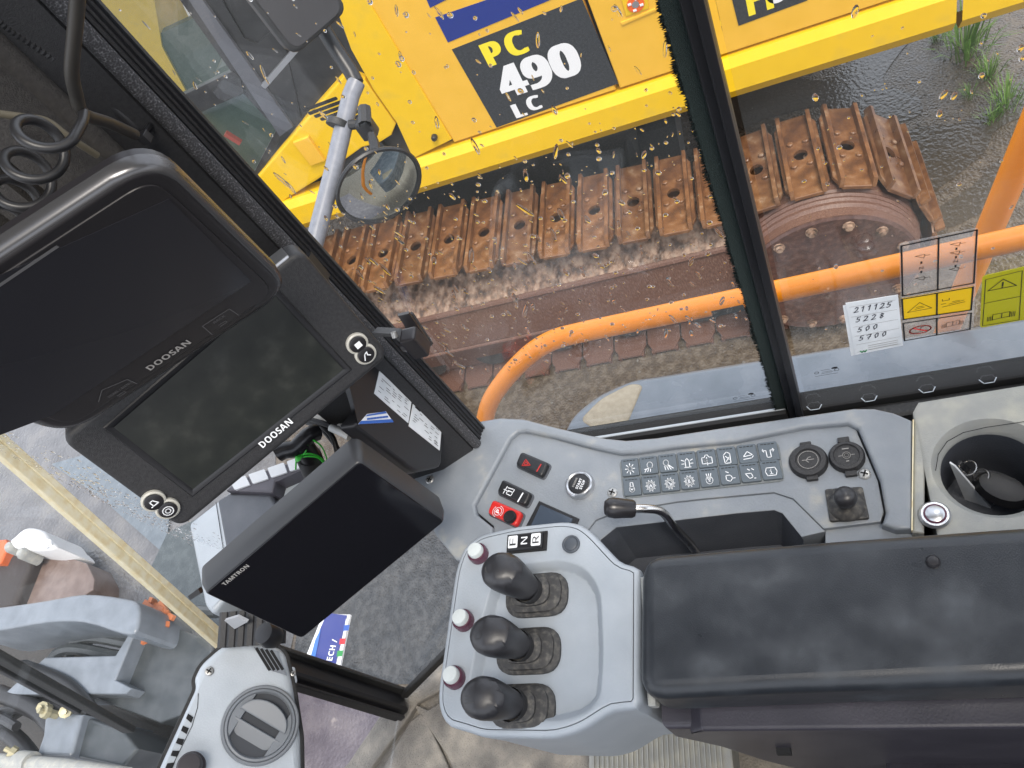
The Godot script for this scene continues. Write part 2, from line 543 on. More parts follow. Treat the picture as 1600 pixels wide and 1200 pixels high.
func build_ground() -> void:
	var g := grained([[0.0, lin(.060, .045, .030)], [0.35, lin(.088, .066, .044)], [0.6, lin(.112, .086, .058)], [0.85, lin(.140, .110, .078)], [1.0, lin(.21, .18, .14)]], noise(80, 0.035, FastNoiseLite.TYPE_SIMPLEX_SMOOTH, 7), 0.7, 0.4, 1.7, noise(81, 0.12, FastNoiseLite.TYPE_SIMPLEX_SMOOTH, 4), 0.0, [[0.0, 0.08], [0.4, 0.18], [0.6, 0.34], [1.0, 0.55]], true)
	var t := []
	prism(t, rect(240, 240), -0.4, 0.0)
	g.metallic_specular = 0.65
	setting("ground", t, g)
	# pale concrete in front of the machine, a darker wet plate close to it
	t = []
	prism(t, PackedVector2Array([Vector2(-9, -3.6), Vector2(1.6, -3.5), Vector2(2.2, -3.9), Vector2(6.5, -5.2), Vector2(9, -22), Vector2(-9, -22)]), -.2, .006)
	setting("concrete_pavement", t, grained([[0.0, lin(.085, .085, .09)], [0.5, lin(.12, .12, .127)], [1.0, lin(.175, .17, .17)]], noise(82, .012, FastNoiseLite.TYPE_SIMPLEX_SMOOTH, 6), .4, .3, 1.0, noise(81, .12), 0.0, [[0.0, .06], [.5, .22], [1.0, .42]], true))
	t = []
	prism(t, PackedVector2Array([Vector2(-2.5, -3.45), Vector2(.95, -3.42), Vector2(.92, -1.0), Vector2(-2.5, -1.0)]), -.2, .010)
	setting("ground_plate", t, grained([[0.0, lin(.085, .075, .095)], [0.5, lin(.125, .112, .135)], [0.82, lin(.16, .145, .165)], [0.9, lin(.30, .27, .27)], [1.0, lin(.34, .3, .29)]], noise(84, .012, FastNoiseLite.TYPE_SIMPLEX_SMOOTH, 6), .6, .3, 1.5, noise(81, .12), 0.0, [], true))
	t = []
	prism(t, PackedVector2Array([Vector2(.96, -3.45), Vector2(1.6, -3.5), Vector2(2.2, -3.8), Vector2(2.5, -2.7), Vector2(2.1, -1.9), Vector2(.96, -1.7)]), -.2, .007)
	setting("asphalt_patch", t, grained([[0.0, lin(.025, .028, .032)], [0.5, lin(.05, .054, .060)], [1.0, lin(.10, .105, .11)]], noise(86, .03, FastNoiseLite.TYPE_SIMPLEX_SMOOTH, 6), .8, .25, 2.0, noise(81, .12), 0.0, [[0.0, .08], [.5, .25], [1.0, .5]], true))
	t = []
	prism(t, PackedVector2Array([Vector2(2.1736, -4.9532), Vector2(1.7496, -5.045), Vector2(1.3725, -4.3979), Vector2(1.2859, -4.0181), Vector2(1.8785, -3.9754), Vector2(2.2999, -4.548)]), -.1, .03)
	setting("steel_plate_floor", t, grained([[0.0, lin(.045, .056, .060)], [1.0, lin(.085, .10, .106)]], noise(87, .02), .8, .25, .8, noise(81, .12), 0.0, [[0.0, .1], [1.0, .4]], true))
	t = []
	prism(t, PackedVector2Array([Vector2(3.0666, -6.794), Vector2(3.1191, -6.0619), Vector2(2.3592, -5.0134), Vector2(2.1768, -4.9605), Vector2(2.0294, -4.9816), Vector2(2.5854, -5.8839)]), -.1, .024)
	setting("steel_plate_floor", t, grained([[0.0, lin(.10, .12, .14)], [1.0, lin(.15, .175, .20)]], noise(88, .02), .8, .2, .8, noise(81, .12), 0.0, [[0.0, .06], [1.0, .35]], true))
	# shallow pools of rain water lying on it
	var pools := [
		PackedVector2Array([Vector2(5.3806, -0.2652), Vector2(5.4695, 0.0422), Vector2(5.227, 0.4343), Vector2(5.3708, 0.6835), Vector2(5.5001, 0.8848), Vector2(5.6292, 1.0859), Vector2(5.5097, 1.148), Vector2(5.2405, 0.9224), Vector2(5.0055, 0.7924), Vector2(4.7788, 0.9553), Vector2(4.6032, 0.9591), Vector2(4.5779, 0.7938), Vector2(4.767, 0.5369), Vector2(4.965, 0.3495), Vector2(4.9877, -0.0147), Vector2(4.9844, -0.2536)]),
		PackedVector2Array([Vector2(4.452, 0.8489), Vector2(4.4159, 1.0744), Vector2(4.4258, 1.2649), Vector2(4.6696, 1.5841), Vector2(4.6038, 1.7109), Vector2(4.373, 1.6474), Vector2(4.265, 1.3354), Vector2(4.0979, 1.2224), Vector2(3.9604, 1.0459), Vector2(3.8632, 0.8419), Vector2(4.1199, 0.8012)]),
		PackedVector2Array([Vector2(3.6911, 0.8416), Vector2(3.8274, 1.0865), Vector2(3.9891, 1.2667), Vector2(3.9035, 1.3319), Vector2(3.6757, 1.1886), Vector2(3.5423, 0.9501), Vector2(3.5661, 0.8502)]),
		PackedVector2Array([Vector2(4.1132, -9.0736), Vector2(3.713, -7.3668), Vector2(3.1488, -6.1804), Vector2(2.684, -5.6449), Vector2(2.6421, -6.2527), Vector2(2.8799, -7.0654), Vector2(3.2634, -8.2642)]),
		PackedVector2Array([Vector2(1.5335, -3.0364), Vector2(1.5463, -2.6469), Vector2(1.4628, -2.3572), Vector2(1.3453, -2.0815), Vector2(1.202, -2.2395), Vector2(1.2596, -2.6033), Vector2(1.357, -2.9033)]),
		PackedVector2Array([Vector2(1.1971, -2.9211), Vector2(1.2794, -2.6063), Vector2(1.2065, -2.3269), Vector2(1.0583, -2.3525), Vector2(0.9555, -2.557), Vector2(1.039, -2.8437)]),
	]
	for p in pools:
		var w := []
		cap(w, wound(smooth_poly(p, 4)), 0.005)
		setting("puddle", w, mats.water)
	# loose gravel near the machines
	var stone := []
	lathe(stone, [Vector2(0, -.4), Vector2(.55, -.25), Vector2(.8, .1), Vector2(.45, .5), Vector2(0, .6)], 6)
	var mm := MultiMesh.new()
	mm.transform_format = MultiMesh.TRANSFORM_3D
	mm.mesh = mesh_of(stone, 20)
	mm.instance_count = 3500
	for i in mm.instance_count:
		var s := 0.004 + 0.011 * pow(rng.randf(), 3)
		var b := Basis(Vector3.UP, rng.randf() * TAU).scaled(Vector3(s * rng.randf_range(.8, 1.6), s * .7, s))
		mm.set_instance_transform(i, Transform3D(b, Vector3(rng.randf_range(1.2, 8.0), 0.002, rng.randf_range(-7.5, 3.2))))
	var mi := MultiMeshInstance3D.new()
	mi.name = "gravel"
	mi.multimesh = mm
	mi.material_override = plain(lin(.15, .135, .115), 0.5)
	add_child(mi)
	tag(mi, "loose wet gravel scattered over the dark ground", "gravel", "", "stuff")
	# weeds growing in the wet ground behind the excavator
	var spots := [[Vector3(5.0806, 0, 1.3346), .34, "tallest tuft of bright green grass in the wet ground"], [Vector3(4.7682, 0, 1.4043), .16, "low leafy weed just right of the tallest grass tuft"], [Vector3(4.6346, 0, 1.258), .10, "tiny weed below the tall grass tuft, beside the long puddle"], [Vector3(4.4523, 0, 1.4262), .20, "leafy weed at the right edge of the photo above the orange post"], [Vector3(4.3527, 0, 1.3211), .13, "small weed growing at the edge of the rippled puddle"], [Vector3(5.3081, 0, 1.2023), .11, "small grass tuft left of the tallest one, close to the yellow frame"]]
	for s in spots:
		weed(s[0], s[1], s[2])


func weed(at: Vector3, h: float, label: String) -> void:
	var o := thing("weed", label, "weed", "weeds in the wet ground", Transform3D(Basis.IDENTITY, at))
	for tone in 2:
		var t := []
		for i in int(26 + 50 * h):
			var a := rng.randf() * TAU
			var base := Vector3(cos(a), 0, sin(a)) * rng.randf() * h * 0.45
			var lean := Vector3(cos(a + rng.randf_range(-.6, .6)), 0, sin(a)) * h * rng.randf_range(.15, .7)
			var tall := h * rng.randf_range(.35, 1.0)
			var side := Vector3(-sin(a), 0, cos(a)) * h * rng.randf_range(.010, .024)
			var mid := base + lean * .4 + Vector3.UP * tall * .7
			var tip := base + lean + Vector3.UP * tall
			quad(t, base - side, base + side, mid + side * .8, mid - side * .8)
			tri(t, mid - side * .8, mid + side * .8, tip)
		part("blades" if tone == 0 else "leaves", t, mats.leaf if tone == 0 else mats.leaf_pale, o, 10)


func build_cab_shell() -> void:
	# floor, roof with hatch, and the walls round the operator
	var t := []
	prism(t, PackedVector2Array([Vector2(-.55, 1.0), Vector2(.51, 1.0), Vector2(.51, -.40), Vector2(.36, -.79), Vector2(.275, -.925), Vector2(.17, -.99), Vector2(-.55, -.99)]), 2.62, 2.70)
	setting("cab_floor", t, mats.floor)
	t = []
	for b in [[Vector3(.34, .07, 2.1), Vector3(.40, 4.49, .02)], [Vector3(.34, .07, 2.1), Vector3(-.40, 4.49, .02)], [Vector3(.46, .07, .35), Vector3(0, 4.49, -.855)], [Vector3(.46, .07, .55), Vector3(0, 4.49, .795)]]:
		block(t, b[0], b[1])
	setting("cab_roof", t, mats.headliner)
	t = []
	block(t, Vector3(.024, .57, 1.5), Vector3(.516, 2.965, .33))
	setting("cab_right_wall", t, mats.grey_dark)
	t = []
	block(t, Vector3(.04, .85, 2.0), Vector3(-.57, 3.10, 0))
	block(t, Vector3(.05, 1.8, .06), Vector3(-.57, 3.55, -.5))
	block(t, Vector3(.05, 1.8, .06), Vector3(-.57, 3.55, .5))
	setting("cab_left_wall", t, mats.grey_dark)
	t = []
	block(t, Vector3(1.12, .75, .04), Vector3(0, 3.05, 1.02))
	block(t, Vector3(.07, 1.1, .05), Vector3(-.53, 3.95, 1.02))
	block(t, Vector3(.07, 1.1, .05), Vector3(.53, 3.95, 1.02))
	setting("cab_rear_wall", t, mats.grey_dark)
	# floor mat pieces with the open joints between them
	var o := thing("floor_mat", "dusty beige grey floor lining with joints beside the lower window", "floor mat")
	t = []
	prism(t, PackedVector2Array([Vector2(0.3121, -0.8999), Vector2(0.3723, -0.8115), Vector2(0.4142, -0.7448), Vector2(0.3621, -0.7111), Vector2(0.2952, -0.861), Vector2(0.2711, -0.8754), Vector2(0.1292, -0.9851), Vector2(0.1277, -1.0615), Vector2(0.1862, -1.0046), Vector2(0.2917, -0.9334)]), 2.702, 2.716, .004)
	part("kerb_strip", t, mats.floor, o)
	t = []
	prism(t, PackedVector2Array([Vector2(0.2809, -0.8375), Vector2(0.3482, -0.7118), Vector2(0.404, -0.5229), Vector2(0.1407, -0.4035), Vector2(0.1343, -0.7398), Vector2(0.1991, -0.784), Vector2(0.2962, -0.8755)]), 2.702, 2.712, .003)
	part("panel", t, mats.floor, o)
	t = []
	prism(t, PackedVector2Array([Vector2(0.2598, -0.876), Vector2(0.2775, -0.8488), Vector2(0.1968, -0.7907), Vector2(0.1341, -0.7491), Vector2(0.1302, -0.9506)]), 2.702, 2.712, .003)
	part("panel", t, mats.floor, o)
	t = []
	for k in 26:
		block(t, Vector3(.22, .004, .0025), Vector3(.13, 2.79, -.46 + k * .0085))
	block(t, Vector3(.24, .06, .24), Vector3(.13, 2.758, -.35), .004)
	o = thing("seat_rail", "ribbed grey seat base plate at the bottom edge below the lever console", "seat base")
	part("ribbed_plate", t, mats.grey_dusty, o)
	t = []
	block(t, Vector3(.40, .14, .46), Vector3(-.12, 3.05, .22), .04)
	block(t, Vector3(.30, .30, .4), Vector3(-.12, 2.84, .22), .01)
	part("cushion", t, mats.black_soft, o)
	t = []
	prism(t, rect(.06, .25, Vector2.ZERO, .012), 0, .03, .006)
	o = thing("seat_trim", "dark plastic seat trim piece in the bottom right corner", "seat trim", "", Transform3D(Basis(Vector3.FORWARD, .5), Vector3(0.1293, 3.12, 0.1176)))
	part("cover", t, mats.base, o)


func drops_on(parent: Node, f: Transform3D, areas: Array, count: int, seed: int, slide := 0.0) -> void:
	var r := RandomNumberGenerator.new()
	r.seed = seed
	var bead := []
	lathe(bead, [Vector2(1, 0), Vector2(.92, .22), Vector2(.7, .42), Vector2(.36, .54), Vector2(0, .58)], 10)
	cap(bead, ring(1, 10), 0, false)
	var mm := MultiMesh.new()
	mm.transform_format = MultiMesh.TRANSFORM_3D
	mm.mesh = mesh_of(bead, 60)
	mm.instance_count = count
	for i in count:
		var a: Rect2 = areas[i % areas.size()]
		var p := a.position + Vector2(r.randf(), r.randf()) * a.size
		var s := 0.0006 + 0.0020 * pow(r.randf(), 2.4)
		var long := r.randf_range(1.0, 1.4) + (slide * r.randf() if r.randf() < .5 else 0.0)
		var b := Basis(Vector3.UP, r.randf_range(-.5, .5)) * Basis.from_scale(Vector3(s, s * .8, s * long))
		mm.set_instance_transform(i, Transform3D(b, Vector3(p.x, 0, p.y)))
	var mi := MultiMeshInstance3D.new()
	mi.name = "rain_drops"
	mi.multimesh = mm
	mi.material_override = mats.drop
	mi.transform = f
	mi.set_meta("kind", "stuff")
	parent.add_child(mi, true)


func build_windows() -> void:
	var w: Transform3D = frames.win
	var outside := Transform3D(Basis(Vector3(0, 0, -1), Vector3(1, 0, 0), Vector3(0, -1, 0)), Vector3(.5262, 0, 0))
	# right-hand side window: two panes with a brush-sealed divider
	var o := thing("side_window", "rain-spotted sliding side window between the pillar and the console", "window")
	var t := []
	prism(t, rect(.40, 1.16, Vector2(-.24, -3.85)), -.006, 0)
	part("front_pane", t, mats.glass, o, 38, w)
	drops_on(o, outside, [Rect2(.05, -3.75, .38, .30), Rect2(.05, -4.1, .38, .40), Rect2(.05, -3.75, .38, .30)], 950, 3, 4.0)
	t = []
	prism(t, rect(.93, 1.16, Vector2(.445, -3.85)), .004, .010)
	part("rear_pane", t, mats.glass, o, 38, w)
	var outside_rear := outside
	outside_rear.origin.x = .5162
	drops_on(o, outside_rear, [Rect2(-.26, -3.72, .25, .30), Rect2(-.26, -4.0, .25, .4)], 170, 4, 1.2)
	t = []
	block(t, Vector3(.030, 1.16, .017), Vector3(.517, 3.85, -.034), .003)
	block(t, Vector3(.012, 1.16, .008), Vector3(.500, 3.85, -.030), .002)
	part("divider_post", t, mats.black, o)
	# brush seal: thousands of short bristles on a strip
	t = []
	block(t, Vector3(.010, 1.16, .014), Vector3(.516, 3.85, -.0495), .002)
	for i in 2600:
		var p := Vector3(.5115 + rng.randf_range(-.002, .008), rng.randf_range(3.28, 4.42), -.0555)
		var d := Vector3(rng.randf_range(-.35, .35), rng.randf_range(-.4, .4), -1).normalized() * rng.randf_range(.0035, .0065) * (0.8 + 0.4 * sin(p.y * 90.0) * sin(p.y * 37.0))
		var s := Vector3(0, .0011, 0)
		tri(t, p - s, p + s, p + d)
		tri(t, p - s, p + d, p + s)
	part("brush_seal", t, mats.brush, o, 5)
	t = []
	block(t, Vector3(.028, .024, 1.36), Vector3(.5205, 3.266, .235), .003)
	block(t, Vector3(.006, .030, .40), Vector3(.505, 3.270, -.245), .001)
	part("bottom_channel", t, mats.gap, o)
	t = []
	block(t, Vector3(.004, .010, .40), Vector3(.512, 3.277, -.245), .001)
	part("sill_edge", t, mats.grey_light, o)
	for k in 6:
		t = []
		var z := -.012 + k * .062
		strokes(t, [[Vector2(z - .0085, -.0), Vector2(z - .005, .0055), Vector2(z + .005, .0055), Vector2(z + .0085, .0)]], .0011, .0)
		part("channel_clip", t, mats.grey_light, o, 38, Transform3D(Vector3(0, 0, 1), Vector3(0, 1, 0), Vector3(-1, 0, 0), Vector3(.5105, 3.2792, 0)))
	t = []
	bar(t, Vector3(.4945, 3.255, -.03), Vector3(.4945, 3.255, .9), .022, .030, Vector3.UP, .005)
	part("sill_rubber", t, mats.rubber, o)
	# maker's marks printed in the corners of both panes
	for c in [[Vector2(-0.0891, -3.3103), "front"], [Vector2(0.0089, -3.3521), "rear"]]:
		t = []
		strokes(t, [arc(Vector2(-.011, -.001), .0022), arc(Vector2(.0105, -.001), .0024), [Vector2(-.006, -.0045), Vector2(.003, -.0045)], [Vector2(-.005, -.0005), Vector2(.005, -.0005)], [Vector2(-.006, .002), Vector2(.006, .002)], [Vector2(-.013, .006), Vector2(.011, .006)]], .0006, .0007, 1.0, c[0])
		cap(t, wound(ring(.0036, 14, c[0] + Vector2(.0085, -.0055), .0019)), .0007)
		part("glass_mark", t, mats.print_black, o, 38, w if c[1] == "front" else w.translated_local(Vector3(0, .010, 0)))

	# front glazing: windscreen, the slanted corner glass, the lower corner glass
	var top := Vector3(.52, 4.45, -1.0)
	o = thing("windscreen", "large front windscreen with a cream joint strip along its right edge", "windscreen")
	t = []
	slab(t, [Vector3(-.55, 3.16, -1.0), Vector3(.305, 3.16, -1.0), Vector3(.52, 3.95, -1.0), Vector3(.52, 4.45, -1.0), Vector3(-.55, 4.45, -1.0)], .006)
	part("pane", t, mats.glass, o)
	t = []
	bar(t, Vector3(.302, 3.14, -.992), Vector3(.50, 3.865, -.992), .016, .012, Vector3.BACK, .002)
	part("joint_strip", t, mats.cream, o)
	t = []
	bar(t, Vector3(.316, 3.15, -.985), Vector3(.512, 3.865, -.985), .010, .004, Vector3.BACK, .001)
	part("sealant_bead", t, mats.cream, o)
	o = thing("corner_window", "slanted corner glass covered in rain drops behind the monitors", "window")
	t = []
	slab(t, [Vector3(.515, 3.30, -.50), Vector3(.515, 4.45, -.50), Vector3(.52, 4.45, -.995), Vector3(.51, 3.88, -.995), Vector3(.312, 3.16, -.995), Vector3(.40, 3.16, -.78)], .006)
	part("pane", t, mats.glass, o)
	var cf := Transform3D(Vector3(-.32, 0, .947).normalized(), Vector3(.947, 0, .32).normalized(), Vector3(0, -1, 0), Vector3(.40, 0, -.90))
	drops_on(o, cf, [Rect2(-.09, -3.75, .3, .5), Rect2(-.09, -3.62, .2, .28)], 1000, 11, .4)
	o = thing("lower_window", "lower corner window beside the floor, below the scale monitor", "window")
	t = []
	slab(t, [Vector3(.31, 3.12, -.985), Vector3(.30, 2.74, -.90), Vector3(.375, 2.75, -.79), Vector3(.50, 2.95, -.50), Vector3(.50, 3.12, -.50)], .005)
	part("pane", t, mats.glass, o)
	t = []
	bar(t, Vector3(.305, 2.735, -.885), Vector3(.44, 2.86, -.63), .012, .016, Vector3.UP, .003)
	part("seal", t, mats.rubber, o)
	o = thing("corner_post", "black lower corner post running down to the floor lining", "window post")
	t = []
	bar(t, Vector3(.298, 3.14, -.985), Vector3(.288, 2.725, -.893), .050, .036, Vector3(.6, 0, 1), .008)
	part("post", t, mats.black, o)
	t = []
	bar(t, Vector3(.322, 3.14, -.978), Vector3(.312, 2.735, -.884), .010, .020, Vector3(.6, 0, 1), .003)
	part("seal", t, mats.rubber, o)
	t = []
	bar(t, Vector3(.270, 3.14, -.965), Vector3(.262, 2.74, -.875), .006, .012, Vector3(.6, 0, 1), .002)
	part("trim_rib", t, mats.black_soft, o)
	o = thing("lower_front_glass", "lower front glass in front of the floor, left of the corner post", "window")
	t = []
	slab(t, [Vector3(-.5, 3.14, -.985), Vector3(.28, 3.14, -.985), Vector3(.27, 2.72, -.90), Vector3(-.5, 2.72, -.99)], .005)
	part("pane", t, mats.glass, o)

	# wiper lying across the windscreen
	o = thing("wiper", "black wiper blade lying across the lower windscreen", "wiper")
	t = []
	bar(t, Vector3(0.2236, 3.571, -1.03), Vector3(0.1573, 3.2474, -1.03), .010, .022, Vector3.BACK, .003)
	part("blade", t, mats.rubber, o)
	t = []
	bar(t, Vector3(0.221, 3.5564, -1.05), Vector3(0.175, 3.326, -1.05), .020, .010, Vector3.BACK, .002)
	part("arm", t, mats.black, o)
	t = []
	bar(t, Vector3(0.226, 3.5628, -1.044), Vector3(0.1633, 3.2541, -1.044), .004, .006, Vector3.BACK, .001)
	part("steel_strip", t, mats.steel_dark, o)

	window_labels()


func window_labels() -> void:
	var w: Transform3D = frames.win
	var f := w.translated_local(Vector3(0, .0105, 0))
	# the transparent operating sign with its three framed fields
	var o := thing("operating_sticker", "clear window sticker with lever diagrams and yellow and red warning fields", "sticker")
	var t := []
	prism(t, round_poly(PackedVector2Array([Vector2(0.0877, -3.5459), Vector2(0.1515, -3.544), Vector2(0.1546, -3.387), Vector2(0.0871, -3.3881)]), .004), 0, .0003)
	part("film", t, mats.film, o, 38, f)
	t = []
	var fr := [PackedVector2Array([Vector2(0.0893, -3.5427), Vector2(0.1501, -3.542), Vector2(0.1511, -3.4655), Vector2(0.089, -3.4674)]), PackedVector2Array([Vector2(0.0884, -3.4624), Vector2(0.1508, -3.4596), Vector2(0.1507, -3.422), Vector2(0.089, -3.4273)]), PackedVector2Array([Vector2(0.0888, -3.4205), Vector2(0.151, -3.4165), Vector2(0.151, -3.3883), Vector2(0.0896, -3.3884)])]
	for q in fr:
		strokes(t, [[q[0], q[1], q[2], q[3], q[0]], [(q[0] + q[1]) / 2, (q[2] + q[3]) / 2]], .0016, .0012)
	part("frame_lines", t, mats.print_black, o, 38, f)
	t = []
	prism(t, PackedVector2Array([Vector2(0.0884, -3.4624), Vector2(0.1508, -3.4596), Vector2(0.1507, -3.422), Vector2(0.089, -3.4273)]), .0003, .0007)
	part("yellow_field", t, mats.sign_yellow, o, 38, f)
	t = []
	var a: Vector2 = (fr[1][0] + fr[1][3]) / 2
	var b: Vector2 = (fr[1][1] + fr[1][2]) / 2
	var u: Vector2 = (b - a)
	var c := a + u * .25
	strokes(t, [[c + Vector2(-.011, .006), c + Vector2(.011, .006), c + Vector2(0, -.007), c + Vector2(-.011, .006)], [c + Vector2(-.004, .003), c + Vector2(.004, .002)], [c + Vector2(-.003, .0), c + Vector2(.003, .0)]], .0006, .0010)
	c = a + u * .74
	strokes(t, [[c + Vector2(-.010, -.007), c + Vector2(-.010, -.004), c + Vector2(-.004, -.004), c + Vector2(-.004, -.007)], [c + Vector2(-.010, .006), c + Vector2(.010, .004)], [c + Vector2(-.004, .003), c + Vector2(.009, .001)], [c + Vector2(-.001, .0), c + Vector2(.005, .0)], [c + Vector2(-.011, .001), c + Vector2(-.007, .001)]], .0006, .0010)
	a = (fr[0][0] + fr[0][3]) / 2
	b = (fr[0][1] + fr[0][2]) / 2
	u = b - a
	for k in 2:
		c = a + u * (.27 + .47 * k)
		for y in ([-.017, .016] if k == 0 else [-.024, -.012, .012]):
			strokes(t, [[c + Vector2(-.005, y - .002), c + Vector2(.003, y - .002), c + Vector2(.002, y + .003), c + Vector2(-.005, y - .002)], [c + Vector2(.003, y), c + Vector2(.007, y)]], .0005, .0010)
		for y in ([-.008, .006] if k == 0 else [-.018, -.006, .007]):
			cap(t, wound(rect(.0016, .0034, c + Vector2(0, y))), .0010)
		strokes(t, [[c + Vector2(-.0015, .0015), c + Vector2(-.0015, -.0015), c + Vector2(.0015, .0015), c + Vector2(.0015, -.0015)]], .0005, .0010)
	a = (fr[2][0] + fr[2][3]) / 2
	b = (fr[2][1] + fr[2][2]) / 2
	u = b - a
	c = a + u * .25
	strokes(t, [[c + Vector2(-.009, .005), c + Vector2(.009, .003)], [c + Vector2(0, .002), c + Vector2(.001, -.004), c + Vector2(.007, -.005)]], .0006, .0010)
	c = a + u * .74
	for k in 4:
		strokes(t, [[c + Vector2(-.010 + k * .0012, .004), c + Vector2(-.010 + k * .0012, -.002)], [c + Vector2(.0095 - k * .0012, .003), c + Vector2(.0095 - k * .0012, -.003)]], .0004, .0010)
	strokes(t, [[c + Vector2(-.006, .003), c + Vector2(-.006, -.004), c + Vector2(.006, -.005), c + Vector2(.006, .002), c + Vector2(-.006, .003)], [c + Vector2(0, .0025), c + Vector2(0, -.0045)], [c + Vector2(.003, -.003), c + Vector2(.003, .0)]], .0005, .0010)
	part("pictograms", t, mats.print_black, o, 38, f).set_meta("kind", "stuff")
	t = []
	c = a + u * .25
	strokes(t, [arc(c, .010, 0, TAU, 28, .0065), [c + Vector2(-.007, -.0045), c + Vector2(.007, .0045)]], .0014, .0014)
	part("ban_sign", t, plain(lin(.75, .015, .02), .4), o, 38, f)

	o = thing("warning_sticker", "olive yellow warning sticker with triangle and manual at the right edge", "sticker")
	t = []
	prism(t, round_poly(PackedVector2Array([Vector2(0.1582, -3.4728), Vector2(0.2175, -3.4758), Vector2(0.2275, -3.3872), Vector2(0.1605, -3.3861)]), .004), 0, .0004)
	part("film", t, mats.film_yellow, o, 38, f)
	t = []
	var q := PackedVector2Array([Vector2(0.1612, -3.4668), Vector2(0.1911, -3.4695), Vector2(0.1952, -3.3887), Vector2(0.1626, -3.39)])
	strokes(t, [[q[0], q[1], q[2], q[3], q[0]], [(q[0] * .5 + q[3] * .5), (q[1] * .5 + q[2] * .5)]], .0007, .0008)
	c = (q[0] + q[1]) / 2 + Vector2(0, .014)
	strokes(t, [[c + Vector2(-.012, .006), c + Vector2(.012, .006), c + Vector2(0, -.008), c + Vector2(-.012, .006)]], .0009, .0008)
	strokes(t, [[c + Vector2(0, -.003), c + Vector2(0, .002)], [c + Vector2(0, .0042), c + Vector2(0, .0044)]], .0015, .0008)
	c = (q[3] + q[2]) / 2 + Vector2(0, -.012)
	for k in 4:
		strokes(t, [[c + Vector2(-.0125 + k * .0014, .005), c + Vector2(-.0125 + k * .0014, -.002)], [c + Vector2(.0115 - k * .0014, .004), c + Vector2(.0115 - k * .0014, -.004)]], .0006, .0008)
	strokes(t, [[c + Vector2(-.008, .004), c + Vector2(-.008, -.005), c + Vector2(.007, -.005), c + Vector2(.007, .003), c + Vector2(-.008, .004)], [c + Vector2(0, .003), c + Vector2(0, -.005)]], .0007, .0008)
	part("pictograms", t, mats.print_black, o, 38, f).set_meta("kind", "stuff")

	# paper service note with hand-written figures
	o = thing("service_note", "white paper note with handwritten numbers stuck on the window", "note")
	var g := w.translated_local(Vector3(0, .0112, 0))
	t = []
	prism(t, PackedVector2Array([Vector2(0.0342, -3.4698), Vector2(0.0814, -3.4658), Vector2(0.0812, -3.3813), Vector2(0.036, -3.3766)]), -.0004, 0)
	part("under_sheet", t, mats.paper, o, 38, g)
	t = []
	var s := PackedVector2Array([Vector2(0.0369, -3.4742), Vector2(0.0849, -3.4708), Vector2(0.088, -3.3802), Vector2(0.04, -3.3778)])
	prism(t, s, .0002, .0006)
	part("sheet", t, mats.paper, o, 38, g)
	t = []
	for k in 6:
		var v: float = [.08, .26, .45, .63, .80, .95][k]
		strokes(t, [[s[0].lerp(s[3], v).lerp(s[1].lerp(s[2], v), .06), s[0].lerp(s[3], v).lerp(s[1].lerp(s[2], v), .95)]], .0004, .0009)
	for k in 3:
		var v: float = [.86, .90, .94][k]
		strokes(t, [[s[0].lerp(s[3], v).lerp(s[1].lerp(s[2], v), .30), s[0].lerp(s[3], v).lerp(s[1].lerp(s[2], v), .9)]], .0007, .0010)
	part("ruled_lines", t, mats.print_grey, o, 38, g)
	t = []
	var glyph := {"2": [[Vector2(.1, .2), Vector2(.4, 0), Vector2(.8, .15), Vector2(.6, .55), Vector2(0, 1), Vector2(.9, .95)]], "1": [[Vector2(.2, .25), Vector2(.6, 0), Vector2(.45, 1)]], "5": [[Vector2(.9, 0), Vector2(.3, .05), Vector2(.2, .45), Vector2(.7, .45), Vector2(.75, .8), Vector2(.3, 1), Vector2(0, .9)]], "8": [[Vector2(.8, .2), Vector2(.4, 0), Vector2(.2, .3), Vector2(.8, .7), Vector2(.4, 1), Vector2(.1, .75), Vector2(.8, .2)]], "0": [[Vector2(.5, 0), Vector2(.1, .4), Vector2(.3, 1), Vector2(.8, .7), Vector2(.75, .1), Vector2(.5, 0)]], "7": [[Vector2(0, .1), Vector2(.9, 0), Vector2(.4, 1)], [Vector2(.2, .55), Vector2(.8, .5)]]}
	var rows := ["211125", "5228", "500", "5700"]
	for r in 4:
		var v: float = [.10, .28, .47, .64][r]
		for k in rows[r].length():
			var at: Vector2 = s[0].lerp(s[3], v).lerp(s[1].lerp(s[2], v), .16 + k * (.125 if r == 0 else .155))
			strokes(t, glyph[rows[r][k]].map(func(l): return l.map(func(p): return Vector2(p.x * .0044 - p.y * .0012, p.y * .0082))), .0009, .0010, 1.0, at)
	part("handwriting", t, plain(lin(.01, .012, .03), .5), o, 38, g)
	t = []
	var lg: Vector2 = s[3].lerp(s[2], .12) + Vector2(0, -.006)
	strokes(t, [[lg, lg + Vector2(.0015, .003), lg + Vector2(.003, .0005), lg + Vector2(.0045, .003), lg + Vector2(.006, 0)]], .0014, .0010)
	part("green_mark", t, plain(lin(.02, .28, .08), .5), o, 38, g)


func panel(called: String, px: PackedVector2Array, y0: float, y1: float, m: Material, parent: Node, bevel := .01, x: Transform3D = frames.body) -> MeshInstance3D:
	var t := []
	prism(t, px, y0, y1, bevel, 2)
	return part(called, t, m, parent, 38, x)


